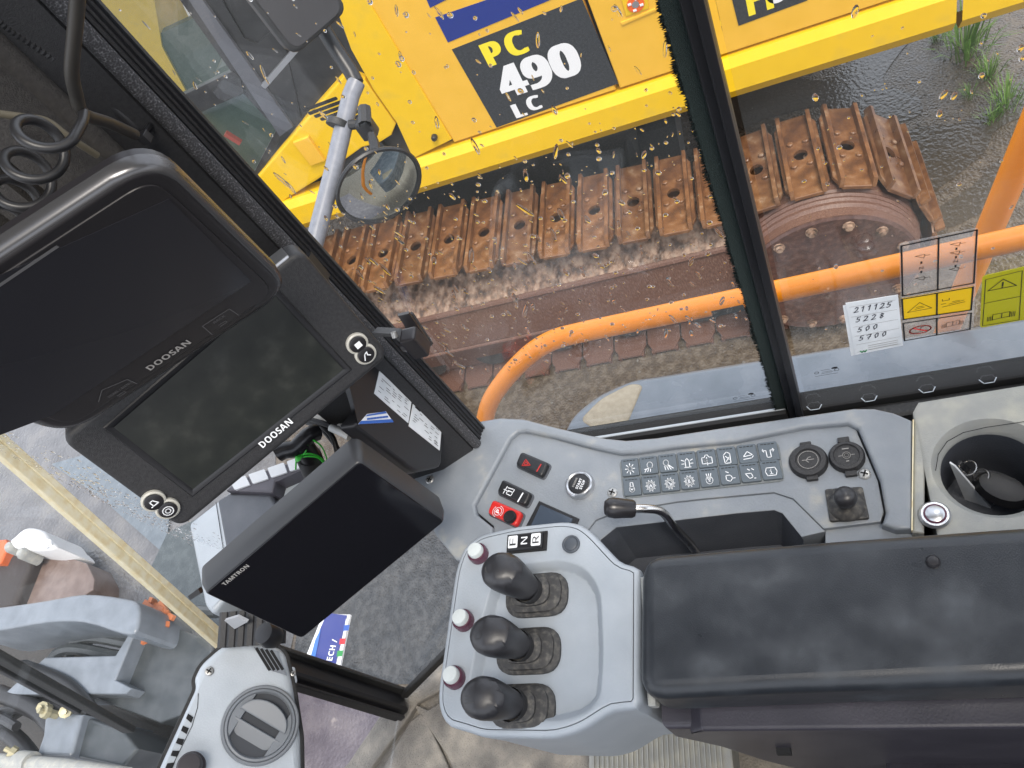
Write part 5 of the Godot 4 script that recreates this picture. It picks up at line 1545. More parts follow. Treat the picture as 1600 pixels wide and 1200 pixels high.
func build_pod() -> void:
	var f: Transform3D = frames.pod
	var o := thing("lever_console", "light grey lever console carrying three black control levers", "lever console")
	var t := []
	var edge := PackedVector2Array([Vector2(0.292, -0.4102), Vector2(0.3175, -0.4016), Vector2(0.3293, -0.3824), Vector2(0.3343, -0.3384), Vector2(0.3337, -0.2813), Vector2(0.3286, -0.2628), Vector2(0.3169, -0.2491), Vector2(0.2832, -0.2208), Vector2(0.2775, -0.2108), Vector2(0.275, -0.1982), Vector2(0.141, -0.2026), Vector2(0.1401, -0.2116), Vector2(0.1393, -0.2293), Vector2(0.1328, -0.2411), Vector2(0.1231, -0.2586), Vector2(0.1161, -0.2838), Vector2(0.1176, -0.3611), Vector2(0.1235, -0.3813), Vector2(0.1278, -0.4019), Vector2(0.1424, -0.4132), Vector2(0.161, -0.4163), Vector2(0.2385, -0.4128)])
	var c := Vector2.ZERO
	for p in edge:
		c += p / edge.size()
	var n := 96
	var rim := polar(round_poly(edge, .012, 4), c, n)
	var seam := inset(rim, .006)
	var bowl := PackedVector2Array([Vector2(0.2784, -0.3623), Vector2(0.2908, -0.3403), Vector2(0.2909, -0.2803), Vector2(0.2796, -0.256), Vector2(0.265, -0.2441), Vector2(0.2479, -0.2374), Vector2(0.1914, -0.2351), Vector2(0.1506, -0.2379), Vector2(0.1368, -0.2518), Vector2(0.1288, -0.2771), Vector2(0.1309, -0.3574), Vector2(0.137, -0.3756), Vector2(0.154, -0.3823), Vector2(0.2173, -0.376)])
	var b1 := polar(round_poly(bowl, .014, 4), c, n)
	var b2 := inset(b1, .010)
	stack(t, [[inset(rim, .012), -.20], [inset(rim, .004), -.055], [rim, -.012], [rim, -.005], [inset(rim, .0015), -.0015], [inset(rim, .004), .0], [seam, .0]], true, false)
	part("housing", t, mats.grey_light, o, 45, f)
	t = []
	var s1 := inset(rim, .0068)
	stack(t, [[s1, -.003], [s1, .0003], [inset(s1, .0012), .0012], [b1, .0012], [inset(b1, .003), -.0005], [inset(b2, -.002), -.009], [b2, -.0105]], false, true)
	part("top_plate", t, mats.grey_light, o, 45, f)
	# direction rocker with its letters
	var q := PackedVector2Array([Vector2(0.3222, -0.346), Vector2(0.3222, -0.2988), Vector2(0.3005, -0.2994), Vector2(0.3008, -0.346)])
	t = []
	prism(t, q, -.002, .0045, .001)
	part("direction_switch_frame", t, mats.gap, o, 38, f)
	t = []
	var qc := (q[0] + q[1] + q[2] + q[3]) / 4
	var qi := PackedVector2Array()
	for p in q:
		qi.append(qc + (p - qc) * .86)
	prism(t, round_poly(qi, .002), .003, .0085, .002)
	var sw := part("direction_switch", t, mats.black, o, 38, f)
	var u := (q[1] - q[0]).normalized()
	var v := Vector2(-u.y, u.x)
	for k in 3:
		var at: Vector2 = qc + u * (k - 1.05) * .0135
		if k != 1:
			t = []
			prism(t, round_poly(PackedVector2Array([at - u * .0055 - v * .007, at + u * .0055 - v * .007, at + u * .0055 + v * .007, at - u * .0055 + v * .007]), .0015), .0086, .0088)
			part("white_field", t, mats.print_white, sw, 38, f)
		lettering("letter", "FNR"[k], sw, f, at, -v, .0085, .0075, mats.print_black if k != 1 else mats.print_white, .0092, .5)
	t = []
	var a := Vector2(0.3045, -0.2715)
	lathe(t, [Vector2(.0098, .001), Vector2(.0098, .0035), Vector2(.0085, .0045), Vector2(.0072, .0035), Vector2(.006, .0045), Vector2(0, .005)], 26, f * Transform3D(Basis.IDENTITY, Vector3(a.x, 0, a.y)))
	part("blanking_cap", t, plain(lin(.06, .07, .085), .5), o)
	for p in PackedVector2Array([Vector2(0.3033, -0.3801), Vector2(0.2303, -0.3909), Vector2(0.1723, -0.3953)]):
		var x := f * Transform3D(Basis(Vector3.FORWARD, .12), Vector3(p.x, .001, p.y))
		t = []
		lathe(t, [Vector2(.0115, 0), Vector2(.0115, .007), Vector2(.0105, .009), Vector2(.009, .009)], 26, x)
		var col := part("button_collar", t, mats.purple, o)
		t = []
		lathe(t, [Vector2(.0088, .004), Vector2(.0088, .013), Vector2(.0078, .0148), Vector2(.004, .0155), Vector2(0, .0156)], 26, x)
		part("button_cap", t, mats.pearl, col, 50)
	# three control levers with rubber boots
	var spots := PackedVector2Array([Vector2(0.256, -0.3128), Vector2(0.1989, -0.3194), Vector2(0.1439, -0.3235)])
	var names := ["control lever nearest the direction switch, black knob on a rubber boot", "middle one of the three black control levers on the console", "control lever nearest the operator, lowest of the three in the photo"]
	for k in 3:
		var l := thing("control_lever", names[k], "lever", "control levers on the lever console", f * Transform3D(Basis.IDENTITY, Vector3(spots[k].x, -.010, spots[k].y)))
		t = []
		var b0 := polar(rect(.046, .070, Vector2(0, 0), .022, 8), Vector2.ZERO, 40)
		var loops := [[b0, .0], [b0, .004], [inset(b0, .003), .006]]
		var r0 := .86
		for i in 4:
			var y := .007 + i * .0062
			var g: float = r0 - .15 * i
			var big := PackedVector2Array(); var small := PackedVector2Array()
			for p in b0:
				var rr := p.lerp(p.normalized() * .0175, .28 * i)
				big.append(rr * g + Vector2(0, -.002 * i)); small.append(rr * (g - .10) + Vector2(0, -.002 * i))
			loops.append([big, y]); loops.append([big, y + .0038]); loops.append([small, y + .0052])
		stack(t, loops, true, true)
		part("boot", t, mats.boot, l, 32)
		t = []
		var tilt := Transform3D(Basis(Vector3.RIGHT, -.16) * Basis(Vector3.FORWARD, [.06, -.04, -.06][k]), Vector3(0, .017, -.001))
		lathe(t, [Vector2(.0145, -.006), Vector2(.0145, .006), Vector2(.0158, .008), Vector2(.0158, .010)], 20, tilt)
		part("collar", t, mats.hose, l)
		t = []
		var prof := [Vector2(.0150, .008), Vector2(.0165, .016), Vector2(.0188, .028), Vector2(.0208, .040), Vector2(.0218, .050), Vector2(.0212, .058), Vector2(.0180, .0640), Vector2(.0125, .0672), Vector2(0, .0688)]
		lathe(t, prof, 30, tilt, .88, 1.02)
		for i in t.size():   # flattened thumb side, like the moulded knob
			var p: Vector3 = tilt.affine_inverse() * t[i]
			var lim := .0175 + (p.y - .03) * .05
			if p.x > lim: p.x = lim + (p.x - lim) * .25
			if p.y > .058 and p.z > .0: p.y -= (p.z * .28)
			t[i] = tilt * p
		var kn := part("knob", t, mats.knob, l, 42)
		t = []
		strokes(t, [[Vector2(-.006, -.004), Vector2(-.006, .006)], [Vector2(-.003, -.004), Vector2(-.003, .006)], [Vector2(0, -.004), Vector2(0, .006)]] if k == 2 else [arc(Vector2(-.002, 0), .004, .3, 5.2)], .0006, .0690, 1.0, Vector2(0, -.006))
		move(t, tilt)
		part("embossed_mark", t, mats.boot, kn)

	# armrest
	o = thing("armrest", "long black padded armrest at the right, worn smooth", "armrest")
	t = []
	var pad := PackedVector2Array([Vector2(0.2753, -0.1897), Vector2(0.2738, -0.0147), Vector2(0.2703, 0.1316), Vector2(0.2653, 0.2552), Vector2(0.151, 0.215), Vector2(0.1477, 0.0995), Vector2(0.1468, -0.0347), Vector2(0.1437, -0.1963)])
	prism(t, round_poly(pad, .024, 5), -.055, .0, .014, 6)
	part("pad", t, mats.pad, o, 60, frames.arm)
	t = []
	lathe(t, [Vector2(.0055, -.002), Vector2(.0055, .002), Vector2(.004, .004), Vector2(0, .0045)], 16, (frames.arm as Transform3D) * Transform3D(Basis.IDENTITY, Vector3(Vector2(0.2443, 0.0595).x, .0, Vector2(0.2443, 0.0595).y)))
	part("bolt_cap", t, mats.bezel, o)
	t = []
	block(t, Vector3(.115, .03, .62), Vector3(.208, 3.385, .13), .004)
	part("underside", t, mats.gap, o)
	var lo := o
	t = []
	prism(t, PackedVector2Array([Vector2(-.195, -3.37), Vector2(.45, -3.37), Vector2(.45, -3.08), Vector2(-.10, -3.08), Vector2(-.135, -3.16), Vector2(-.165, -3.26), Vector2(-.197, -3.32)]), .0, .14, .006, 3)
	part("base_cover", t, mats.base, lo, 38, Transform3D(Vector3(0, 0, 1), Vector3(-1, 0, 0), Vector3(0, -1, 0), Vector3(.272, 0, 0)))
	t = []
	prism(t, round_poly(PackedVector2Array([Vector2(-.155, -3.386), Vector2(.118, -3.386), Vector2(.127, -3.378), Vector2(.131, -3.366), Vector2(-.17, -3.366)]), .002), .0, .145, .004, 2)
	part("ledge", t, mats.base, lo, 38, Transform3D(Vector3(0, 0, 1), Vector3(-1, 0, 0), Vector3(0, -1, 0), Vector3(.272, 0, 0)))
	t = []
	block(t, Vector3(.006, .012, .014), Vector3(.129, 3.25, -.10), 0)
	part("notch", t, mats.gap, lo)
	t = []
	bar(t, Vector3(.145, 3.400, -.195), Vector3(.265, 3.412, -.195), .008, .014, Vector3.UP, .002)
	part("dusty_gap_strip", t, mats.grey_dusty, lo)


func build_monitors() -> void:
	# ---- large rear-view display
	var f: Transform3D = frames.big
	var w := 0.214
	var h := 0.1861
	var o := thing("camera_monitor", "largest black display, in front of the other two screens, with silver top rim", "monitor", "", f)
	var t := []
	var body := round_poly(PackedVector2Array([Vector2(-w / 2, -h / 2 + .016), Vector2(w / 2 - .008, -h / 2 + .016), Vector2(w / 2 - .008, h / 2), Vector2(-w / 2, h / 2)]), .030, 8)
	prism(t, body, -.019, .0, .006, 4)
	part("housing", t, mats.bezel, o, 50)
	t = []
	var outer := inset(wound(body), -.0015)
	stack(t, [[outer, -.012], [outer, -.004], [inset(outer, .003), -.001], [inset(outer, .005), -.0008]], false, false)
	part("rim", t, plain(lin(.10, .10, .105), .25, .6), o, 50)
	t = []
	prism(t, inset(wound(body), .011), .0, .0012, .0008, 2)
	part("front_glass", t, mats.bezel, o)
	t = []
	prism(t, PackedVector2Array([Vector2(-0.0997, -0.084), Vector2(0.0851, -0.0471), Vector2(0.0818, 0.056), Vector2(-0.0907, 0.0596), Vector2(-0.1471, 0.0375)]), .0013, .0016)
	part("screen", t, plain(lin(.020, .020, .024), .16), o)
	lettering("maker_name", "DOOSAN", o, Transform3D.IDENTITY, Vector2(-0.0029, 0.0738), Vector2(0.0133, 0.0734) - Vector2(-0.0183, 0.074), .037, .0062, mats.print_grey, .0020, 1.6)
	for k in 2:
		var q: PackedVector2Array = [PackedVector2Array([Vector2(-0.0652, 0.0747), Vector2(-0.0551, 0.0658), Vector2(-0.0372, 0.0714), Vector2(-0.0367, 0.0818)]), PackedVector2Array([Vector2(0.0305, 0.0817), Vector2(0.0314, 0.0676), Vector2(0.0548, 0.0679), Vector2(0.0556, 0.0801)])][k]
		t = []
		strokes(t, [q], .0006, .0018)
		part("touch_field", t, mats.print_faint, o)
		var c: Vector2 = [Vector2(-0.0478, 0.0764), Vector2(0.0436, 0.0713)][k]
		var d := Vector2(0.0133, 0.0734) - Vector2(-0.0183, 0.074)
		lettering("touch_word", ["HOME / MENU", "BACK"][k], o, Transform3D.IDENTITY, c, d, [.020, .010][k], .0026, mats.print_faint, .0018, .4)
		t = []
		var e: Vector2 = [Vector2(-0.0505, 0.0819), Vector2(0.0426, 0.078)][k]
		strokes(t, [[e + Vector2(-.003, -.001), e + Vector2(.003, -.001), e + Vector2(.003, .0012), e + Vector2(-.003, .0012)]], .0005, .0018)
		part("touch_symbol", t, mats.print_faint, o)
	t = []
	strokes(t, [PackedVector2Array([Vector2(-0.0298, -0.0615), Vector2(0.0182, -0.0625)])], .0022, .0018)
	part("reflective_slot", t, mats.print_faint, o)
	t = []
	bar(t, Vector3(0, -.03, 0), Vector3(.06, -.07, .02), .03, .03)
	part("bracket", t, mats.black, o)

	# ---- instrument display
	f = frames.gauge
	w = 0.25
	h = 0.1376
	o = thing("instrument_monitor", "black instrument display with two oval key pairs, partly behind the largest display", "monitor", "", f)
	t = []
	body = rect(w, h, Vector2.ZERO, .013, 6)
	prism(t, body, -.028, .0, .005, 3)
	part("housing", t, mats.black_soft, o, 50)
	t = []
	outer = wound(PackedVector2Array([Vector2(-w / 2 + .02, -h / 2 - .002), Vector2(w / 2 - .012, -h / 2 - .002), Vector2(w / 2 - .012, -h / 2 + .004), Vector2(-w / 2 + .02, -h / 2 + .004)]))
	prism(t, outer, -.024, -.002, .002, 2)
	part("top_rim", t, mats.silver, o)
	t = []
	var sq := PackedVector2Array([Vector2(-0.0955, -0.0545), Vector2(0.0881, -0.0616), Vector2(0.0893, 0.0532), Vector2(-0.0951, 0.0493)])
	var so := wound(sq)
	var si := inset(so, .006)
	stack(t, [[so, .0006], [inset(so, .0012), .0016], [inset(so, .004), .0012], [si, .0004]], false, false)
	part("screen_frame", t, mats.black, o, 20)
	t = []
	cap(t, si, .0009)
	part("screen", t, mats.screen_dust, o)
	t = []
	prism(t, round_poly(PackedVector2Array([Vector2(-0.0183, 0.0487), Vector2(0.0157, 0.0492), Vector2(0.0148, 0.0569), Vector2(-0.0195, 0.0564)]), .003), .0003, .0014, .0006, 2)
	part("name_plate", t, mats.black, o)
	lettering("maker_name", "DOOSAN", o, Transform3D.IDENTITY, Vector2(-0.0019, 0.0529), Vector2(0.0137, 0.0531) - Vector2(-0.0179, 0.0533), .036, .0072, mats.print_white, .0018, 1.4)
	for k in 2:
		var pair: PackedVector2Array = [PackedVector2Array([Vector2(0.1086, 0.0347), Vector2(0.1082, 0.0486)]), PackedVector2Array([Vector2(-0.1182, 0.027), Vector2(-0.1162, 0.0419)])][k]
		t = []
		for p in pair:
			lathe(t, [Vector2(.0105, 0), Vector2(.0105, .0030), Vector2(.009, .0040), Vector2(.0080, .0034)], 24, Transform3D(Basis.IDENTITY, Vector3(p.x, 0, p.y)))
		var surround := part("key_surround", t, plain(lin(.42, .41, .37), .4), o)
		var e := 0
		for p in pair:
			t = []
			lathe(t, [Vector2(.0080, .001), Vector2(.0080, .0046), Vector2(.007, .0052), Vector2(0, .0054)], 20, Transform3D(Basis.IDENTITY, Vector3(p.x, 0, p.y)))
			part("key", t, mats.bezel, surround)
			t = []
			match k * 2 + e:
				0: cap(t, wound(rect(.006, .006, p)), .0058)
				1: strokes(t, [[p + Vector2(-.004, .003), p + Vector2(-.001, -.002), p + Vector2(.002, -.003), p + Vector2(.001, 0), p + Vector2(.003, .002)]], .0010, .0058)
				2: strokes(t, [[p + Vector2(-.004, .002), p + Vector2(.003, .002)], [p + Vector2(-.002, .002), p + Vector2(-.002, -.003), p + Vector2(.001, -.003), p + Vector2(.003, .002)]], .0010, .0058)
				_: strokes(t, [arc(p, .0045), arc(p, .0022)], .0009, .0058)
			part("key_symbol", t, mats.print_white, surround)
			e += 1
	t = []
	bar(t, Vector3(.085, -.026, -.02), Vector3(.12, -.075, -.02), .03, .03)
	part("bracket", t, mats.black, o)

	# ---- scale display
	f = frames.tam
	w = 0.23
	h = 0.1438
	o = thing("scale_monitor", "black scale display, lowest of the three screens, with a plain dark face", "monitor", "", f)
	t = []
	body = rect(w, h, Vector2.ZERO, .008, 5)
	var back := inset(wound(body), -.004)
	var bw := wound(body)
	stack(t, [[inset(back, .012), -.040], [back, -.034], [back, -.014], [bw, -.0015], [inset(bw, .0015), .0]], true, true)
	part("housing", t, plain(lin(.030, .032, .037), .42), o, 30)
	t = []
	prism(t, inset(bw, .0022), .0, .0010, .0006, 2)
	part("front_glass", t, mats.screen, o)
	lettering("maker_name", "TAMTRON", o, Transform3D.IDENTITY, Vector2(-0.0758, -0.0631), Vector2(-0.0572, -0.0624) - Vector2(-0.0935, -0.0638), .036, .0050, mats.print_grey, .0016, .9)
	t = []
	block(t, Vector3(.07, .03, .05), Vector3(-.02, -.052, .01), .004)
	part("mount", t, mats.black, o)
	# clamp foot and bracket below the scale display
	var inv := f.affine_inverse()
	t = []
	var p0 := Vector3(0.2557, 3.3556, -0.7938)
	var p1 := Vector3(0.2573, 3.3533, -0.705)
	for k in 7:
		var a := p0.lerp(p1, k / 6.0)
		tube(t, [a + Vector3(.03, .0, 0), a + Vector3(-.014, -.012, 0)], .009, 8)
	part("clamp_foot", t, mats.black_soft, o, 38, inv)
	t = []
	lathe(t, [Vector2(0, -.012), Vector2(.013, -.012), Vector2(.016, .0), Vector2(.013, .012), Vector2(0, .014)], 16, Transform3D(Basis.IDENTITY, Vector3(0.2437, 3.3767, -0.6916)))
	part("clamp_knob", t, mats.black, o, 38, inv)
	t = []
	slab(t, [Vector3(0.2706, 3.3715, -0.7771), Vector3(0.2705, 3.3826, -0.7458), Vector3(0.2657, 3.3738, -0.7348), Vector3(0.2555, 3.3584, -0.7726)], .004)
	part("foot_plate", t, plain(lin(.35, .36, .38), .4), o, 38, inv)

	# ---- grey dash unit with labelled keys behind the monitors
	o = thing("dash_unit", "light grey dash unit with a row of white labels, behind the scale display", "dash")
	t = []
	prism(t, round_poly(PackedVector2Array([Vector2(0.4273, -0.9139), Vector2(0.4726, -0.8479), Vector2(0.5069, -0.7114), Vector2(0.4654, -0.6132), Vector2(0.4259, -0.6692), Vector2(0.3602, -0.7623), Vector2(0.2833, -0.8163), Vector2(0.2969, -0.835)]), .008), 3.31, 3.36, .008)
	part("body", t, mats.grey_light, o)
	t = []
	prism(t, round_poly(PackedVector2Array([Vector2(0.4507, -0.852), Vector2(0.4614, -0.8311), Vector2(0.4483, -0.7488), Vector2(0.4224, -0.7323), Vector2(0.3534, -0.7478), Vector2(0.3625, -0.8039)]), .004), 3.35, 3.375, .006)
	part("screen_hood", t, mats.grey_dark, o)
	t = []
	prism(t, PackedVector2Array([Vector2(0.4597, -0.8291), Vector2(0.4758, -0.8102), Vector2(0.4927, -0.7006), Vector2(0.476, -0.6851), Vector2(0.4614, -0.7376), Vector2(0.4434, -0.7382)]), 3.35, 3.385, .004)
	part("label_ridge", t, mats.base, o)
	for k in 4:
		t = []
		var q := PackedVector2Array([Vector2(0.4724, -0.8258), Vector2(0.495, -0.6922), Vector2(0.4773, -0.6832), Vector2(0.4559, -0.8107)])
		var u0 := k / 4.0 + .02
		var u1 := (k + 1) / 4.0 - .02
		prism(t, round_poly(PackedVector2Array([q[0].lerp(q[1], u0), q[0].lerp(q[1], u1), q[3].lerp(q[2], u1), q[3].lerp(q[2], u0)]), .002), 3.384, 3.3875)
		part("label_key", t, plain(lin(.40, .42, .45), .5), o)
	t = []
	strokes(t, [[PackedVector2Array([Vector2(0.4562, -0.8668)])[0], PackedVector2Array([Vector2(0.3669, -0.8204)])[0]]], .0012, 3.3614)
	part("joint", t, mats.gap, o)
	t = []
	slab(t, [Vector3(0.3324, 3.3128, -0.9189), Vector3(0.3429, 3.3125, -0.9029), Vector3(0.3368, 3.307, -0.9007), Vector3(0.3278, 3.3082, -0.9164)], .012)
	part("black_clip", t, mats.black, o)

	# ---- post with a clamp handle and green wire
	o = thing("monitor_post", "black monitor post with a clamp handle and green wire wound round it", "post")
	t = []
	tube(t, [Vector3(0.3907, 3.403, -0.6096), Vector3(0.403, 3.4572, -0.5938), Vector3(0.4142, 3.5095, -0.5757)], .0155, 16)
	part("post", t, mats.black_soft, o)
	t = []
	tube(t, smooth_path([Vector3(0.405, 3.5391, -0.5957), Vector3(0.4092, 3.5381, -0.5873), Vector3(0.4119, 3.5341, -0.5753), Vector3(0.424, 3.5357, -0.5606), Vector3(0.4331, 3.527, -0.5563)], 4), .0105, 10)
	tube(t, [Vector3(0.4173, 3.5348, -0.5688), Vector3(0.4118, 3.5067, -0.5734)], .013, 10)
	part("clamp_handle", t, mats.bezel, o, 50)
	t = []
	tube(t, smooth_path([Vector3(0.4194, 3.5355, -0.5532), Vector3(0.4155, 3.5232, -0.5475), Vector3(0.4113, 3.5032, -0.5534), Vector3(0.4062, 3.4895, -0.5601)], 4), .0010, 6)
	tube(t, smooth_path([Vector3(0.3977, 3.5108, -0.5893), Vector3(0.4032, 3.5278, -0.5751), Vector3(0.4048, 3.5287, -0.561), Vector3(0.4053, 3.5185, -0.553), Vector3(0.4044, 3.4983, -0.5535)], 4), .0011, 6)
	tube(t, smooth_path([Vector3(0.4019, 3.5273, -0.576), Vector3(0.4024, 3.5265, -0.5602), Vector3(0.4029, 3.5161, -0.5515), Vector3(0.4005, 3.4962, -0.555)], 4), .0011, 6)
	tube(t, smooth_path([Vector3(0.402, 3.5267, -0.5746), Vector3(0.4052, 3.5303, -0.5636), Vector3(0.4135, 3.5338, -0.5585)], 4), .0011, 6)
	lathe(t, [Vector2(0, -.005), Vector2(.005, 0), Vector2(0, .005)], 8, Transform3D(Basis.IDENTITY, Vector3(0.3998, 3.5302, -0.5714)))
	part("green_wire", t, mats.wire_green, o)


func build_pillar_things() -> void:
	# ---- front right pillar with its rubber seal and woven edge trim
	var o := thing("cab_pillar", "black cab pillar with woven edge trim beside the side window", "pillar")
	var t := []
	prism(t, PackedVector2Array([Vector2(.489, -.447), Vector2(.530, -.447), Vector2(.545, -.54), Vector2(.50, -.575), Vector2(.455, -.555), Vector2(.466, -.49)]), 3.20, 4.46, .0)
	part("post", t, mats.black_soft, o)
	t = []
	for k in 3:
		tube(t, [Vector3(.5175 - .0056 * k, 3.24, -.4372 - .0012 * k), Vector3(.5175 - .0056 * k, 4.46, -.4372 - .0012 * k)], [.0034, .0028, .0036][k], 8)
	part("window_seal", t, mats.black, o)
	t = []
	bar(t, Vector3(.5212, 3.24, -.4335), Vector3(.5212, 4.46, -.4335), .003, .004, Vector3.RIGHT, .001)
	part("seal_lip", t, plain(lin(.03, .032, .036), .35), o)
	t = []
	tube(t, [Vector3(.4965, 3.34, -.4418), Vector3(.4965, 4.46, -.4418)], .0070, 14)
	part("woven_trim", t, mats.fabric, o)
	# ---- dark fabric corner lining and blind above the monitors
	o = thing("corner_lining", "dark folded fabric lining in the upper left corner behind the coiled cord", "lining")
	t = []
	for k in 9:
		var u := k / 8.0
		var p := Vector3(.462, 0, -.50).lerp(Vector3(.40, 0, -1.0), u)
		bar(t, Vector3(p.x + .012 * (k % 2), 3.80, p.z), Vector3(p.x + .012 * (k % 2), 4.46, p.z), .034, .078, Vector3.RIGHT, .012)
	part("folds", t, mats.headliner, o)
	t = []
	tube(t, [Vector3(.468, 3.80, -.487), Vector3(.468, 4.46, -.487)], .012, 10)
	part("rolled_edge", t, mats.headliner, o)

	# ---- hoses and cords in the corner
	o = thing("ribbed_conduit", "thin ribbed black conduit running down the pillar", "conduit")
	t = []
	var path := smooth_path([Vector3(0.4741, 4.0553, -0.4645), Vector3(0.4771, 4.0222, -0.4738), Vector3(0.4824, 3.9831, -0.4673), Vector3(0.4959, 3.9428, -0.4735), Vector3(0.4956, 3.9008, -0.4693), Vector3(0.4921, 3.8577, -0.4675), Vector3(0.4826, 3.8212, -0.4613)], 24)
	tube(t, path, .0030, 8, .0008)
	part("tube", t, mats.hose, o, 20)
	o = thing("black_hose", "smooth black hose looping into the cable tie on the pillar", "hose")
	t = []
	tube(t, smooth_path([Vector3(0.4766, 3.966, -0.4816), Vector3(0.4795, 3.9636, -0.4723), Vector3(0.4852, 3.9512, -0.4657), Vector3(0.4842, 3.929, -0.4624), Vector3(0.4844, 3.9089, -0.4617), Vector3(0.4874, 3.8799, -0.4657), Vector3(0.4855, 3.8512, -0.464)], 6), .0042, 10)
	part("tube", t, mats.hose, o)
	o = thing("cable_tie", "dark cable tie bundling the conduit and the hose", "cable tie")
	t = []
	tube(t, smooth_path([Vector3(0.4734, 3.9118, -0.4566), Vector3(0.4725, 3.915, -0.4509), Vector3(0.4792, 3.9132, -0.4509), Vector3(0.4872, 3.9122, -0.4506), Vector3(0.4892, 3.908, -0.4528), Vector3(0.4808, 3.9084, -0.4524), Vector3(0.4728, 3.9096, -0.4531), Vector3(0.4734, 3.9118, -0.4566)], 4), .0022, 6)
	block(t, Vector3(.008, .008, .008), Vector3(0.471, 3.9129, -0.449), .001)
	part("strap", t, mats.black, o)
	o = thing("hanging_hose", "thick dark hose hanging straight down at the top left", "hose")
	t = []
	tube(t, smooth_path([Vector3(0.3884, 4.0533, -0.315), Vector3(0.3902, 4.0377, -0.3348), Vector3(0.3903, 4.0217, -0.3562), Vector3(0.3919, 4.0065, -0.3772), Vector3(0.3974, 3.992, -0.3938), Vector3(0.4027, 3.9762, -0.4077), Vector3(0.4307, 3.9519, -0.4254), Vector3(0.4565, 3.9249, -0.4407)], 6), .0042, 12)
	part("tube", t, plain(lin(.035, .032, .028), .5), o)
	o = thing("tan_cable", "thin tan cable running behind the coiled cord", "cable")
	t = []
	tube(t, smooth_path([Vector3(0.4006, 4.0061, -0.4723), Vector3(0.4075, 3.9951, -0.4667), Vector3(0.4145, 3.9828, -0.4585), Vector3(0.421, 3.9729, -0.4557), Vector3(0.4201, 3.9572, -0.4519), Vector3(0.4263, 3.9356, -0.4529)], 6), .0026, 10)
	part("tube", t, mats.tan, o)
	o = thing("coiled_cord", "black coiled microphone cord at the left edge above the display", "cord")
	t = []
	var axis0 := Vector3(0.3734, 3.9925, -0.403)
	var axis1 := Vector3(0.3871, 3.9221, -0.5512)
	var ad := (axis1 - axis0).normalized()
	var right := Vector3(0.391, 3.9599, -0.3917) - Vector3(0.4008, 3.9843, -0.4272)
	right = (right - ad * right.dot(ad)).normalized()
	var fore := ad.cross(right)
	path = []
	var turns := 4.3
	for k in 180:
		var u := k / 179.0
		var a := TAU * turns * u
		var rad := lerpf(.0152, .0160, u)
		path.append(axis0.lerp(axis1, u) + (right * cos(a) + fore * sin(a)) * rad)
	tube(t, smooth_path([Vector3(0.397, 3.9794, -0.401), path[0].lerp(Vector3(0.397, 3.9794, -0.401), .5) - fore * .004, path[0]], 4) + path.slice(1), .0034, 10)
	part("coil", t, mats.hose, o, 50)

	# ---- lower pillar cover with type plates
	var f: Transform3D = frames.pbox
	o = thing("pillar_cover", "black lower pillar cover with two white type labels", "pillar cover")
	t = []
	prism(t, round_poly(PackedVector2Array([Vector2(0.4842, -3.5983), Vector2(0.5234, -3.3943), Vector2(0.491, -3.396), Vector2(0.4384, -3.3927), Vector2(0.4031, -3.4494), Vector2(0.4013, -3.4671), Vector2(0.3969, -3.5804), Vector2(0.4261, -3.5629), Vector2(0.4464, -3.5843), Vector2(0.4531, -3.6255)]), .008), -.02, .0, .005, 3)
	part("cover", t, mats.black, o, 38, f)
	for k in 2:
		t = []
		var q: PackedVector2Array = [PackedVector2Array([Vector2(0.4819, -3.5552), Vector2(0.4842, -3.4827), Vector2(0.4537, -3.4824), Vector2(0.4505, -3.5569)]), PackedVector2Array([Vector2(0.485, -3.4782), Vector2(0.4884, -3.406), Vector2(0.4567, -3.4039), Vector2(0.4506, -3.48)])][k]
		prism(t, q, .0002, .0010)
		var lab := part("type_label", t, mats.paper, o, 38, f)
		t = []
		for r in 9:
			var v := .12 + r * .095
			for e in 5:
				var s := .06 + e * .18 + rng.randf() * .04
				var l := .05 + rng.randf() * .10
				if rng.randf() < .35 or (k == 1 and r > 6 and e < 3):
					continue
				strokes(t, [[q[0].lerp(q[3], v).lerp(q[1].lerp(q[2], v), s), q[0].lerp(q[3], v).lerp(q[1].lerp(q[2], v), minf(s + l, .95))]], .0018 if r == 0 and k == 1 else .0007, .0014)
		part("small_print", t, mats.print_black, lab, 38, f)
		if k == 1:
			lettering("mark", "CE", lab, f, q[0].lerp(q[3], .80).lerp(q[1].lerp(q[2], .80), .84), q[1] - q[0], .006, .004, mats.print_black, .0014, .2)
	o = thing("blue_label", "blue and white sticker on the side of the pillar cover", "sticker")
	t = []
	prism(t, PackedVector2Array([Vector2(0.401, -3.5743), Vector2(0.4205, -3.5625), Vector2(0.4424, -3.5301), Vector2(0.4381, -3.512)]), .0002, .0008)
	part("sheet", t, mats.print_white, o, 38, f)
	t = []
	prism(t, PackedVector2Array([Vector2(0.401, -3.5743), Vector2(0.4068, -3.5711), Vector2(0.4397, -3.5167), Vector2(0.4381, -3.512)]), .0008, .0012)
	prism(t, PackedVector2Array([Vector2(0.4198, -3.5623), Vector2(0.4417, -3.5313), Vector2(0.4409, -3.5283), Vector2(0.4159, -3.565)]), .0008, .0012)
	part("blue_bands", t, mats.label_blue, o, 38, f)
	t = []
	for k in 7:
		strokes(t, [[Vector2(0.415, -3.5609).lerp(Vector2(0.4393, -3.5236), k / 7.0), Vector2(0.415, -3.5609).lerp(Vector2(0.4393, -3.5236), k / 7.0 + .09)]], .0022, .0012)
	part("blue_print", t, mats.label_blue, o, 38, f)

	# ---- phone-holder-like clip on the pillar trim
	o = thing("clip_bracket", "small black folding clip bracket sticking out from the pillar over the tracks", "bracket")
	t = []
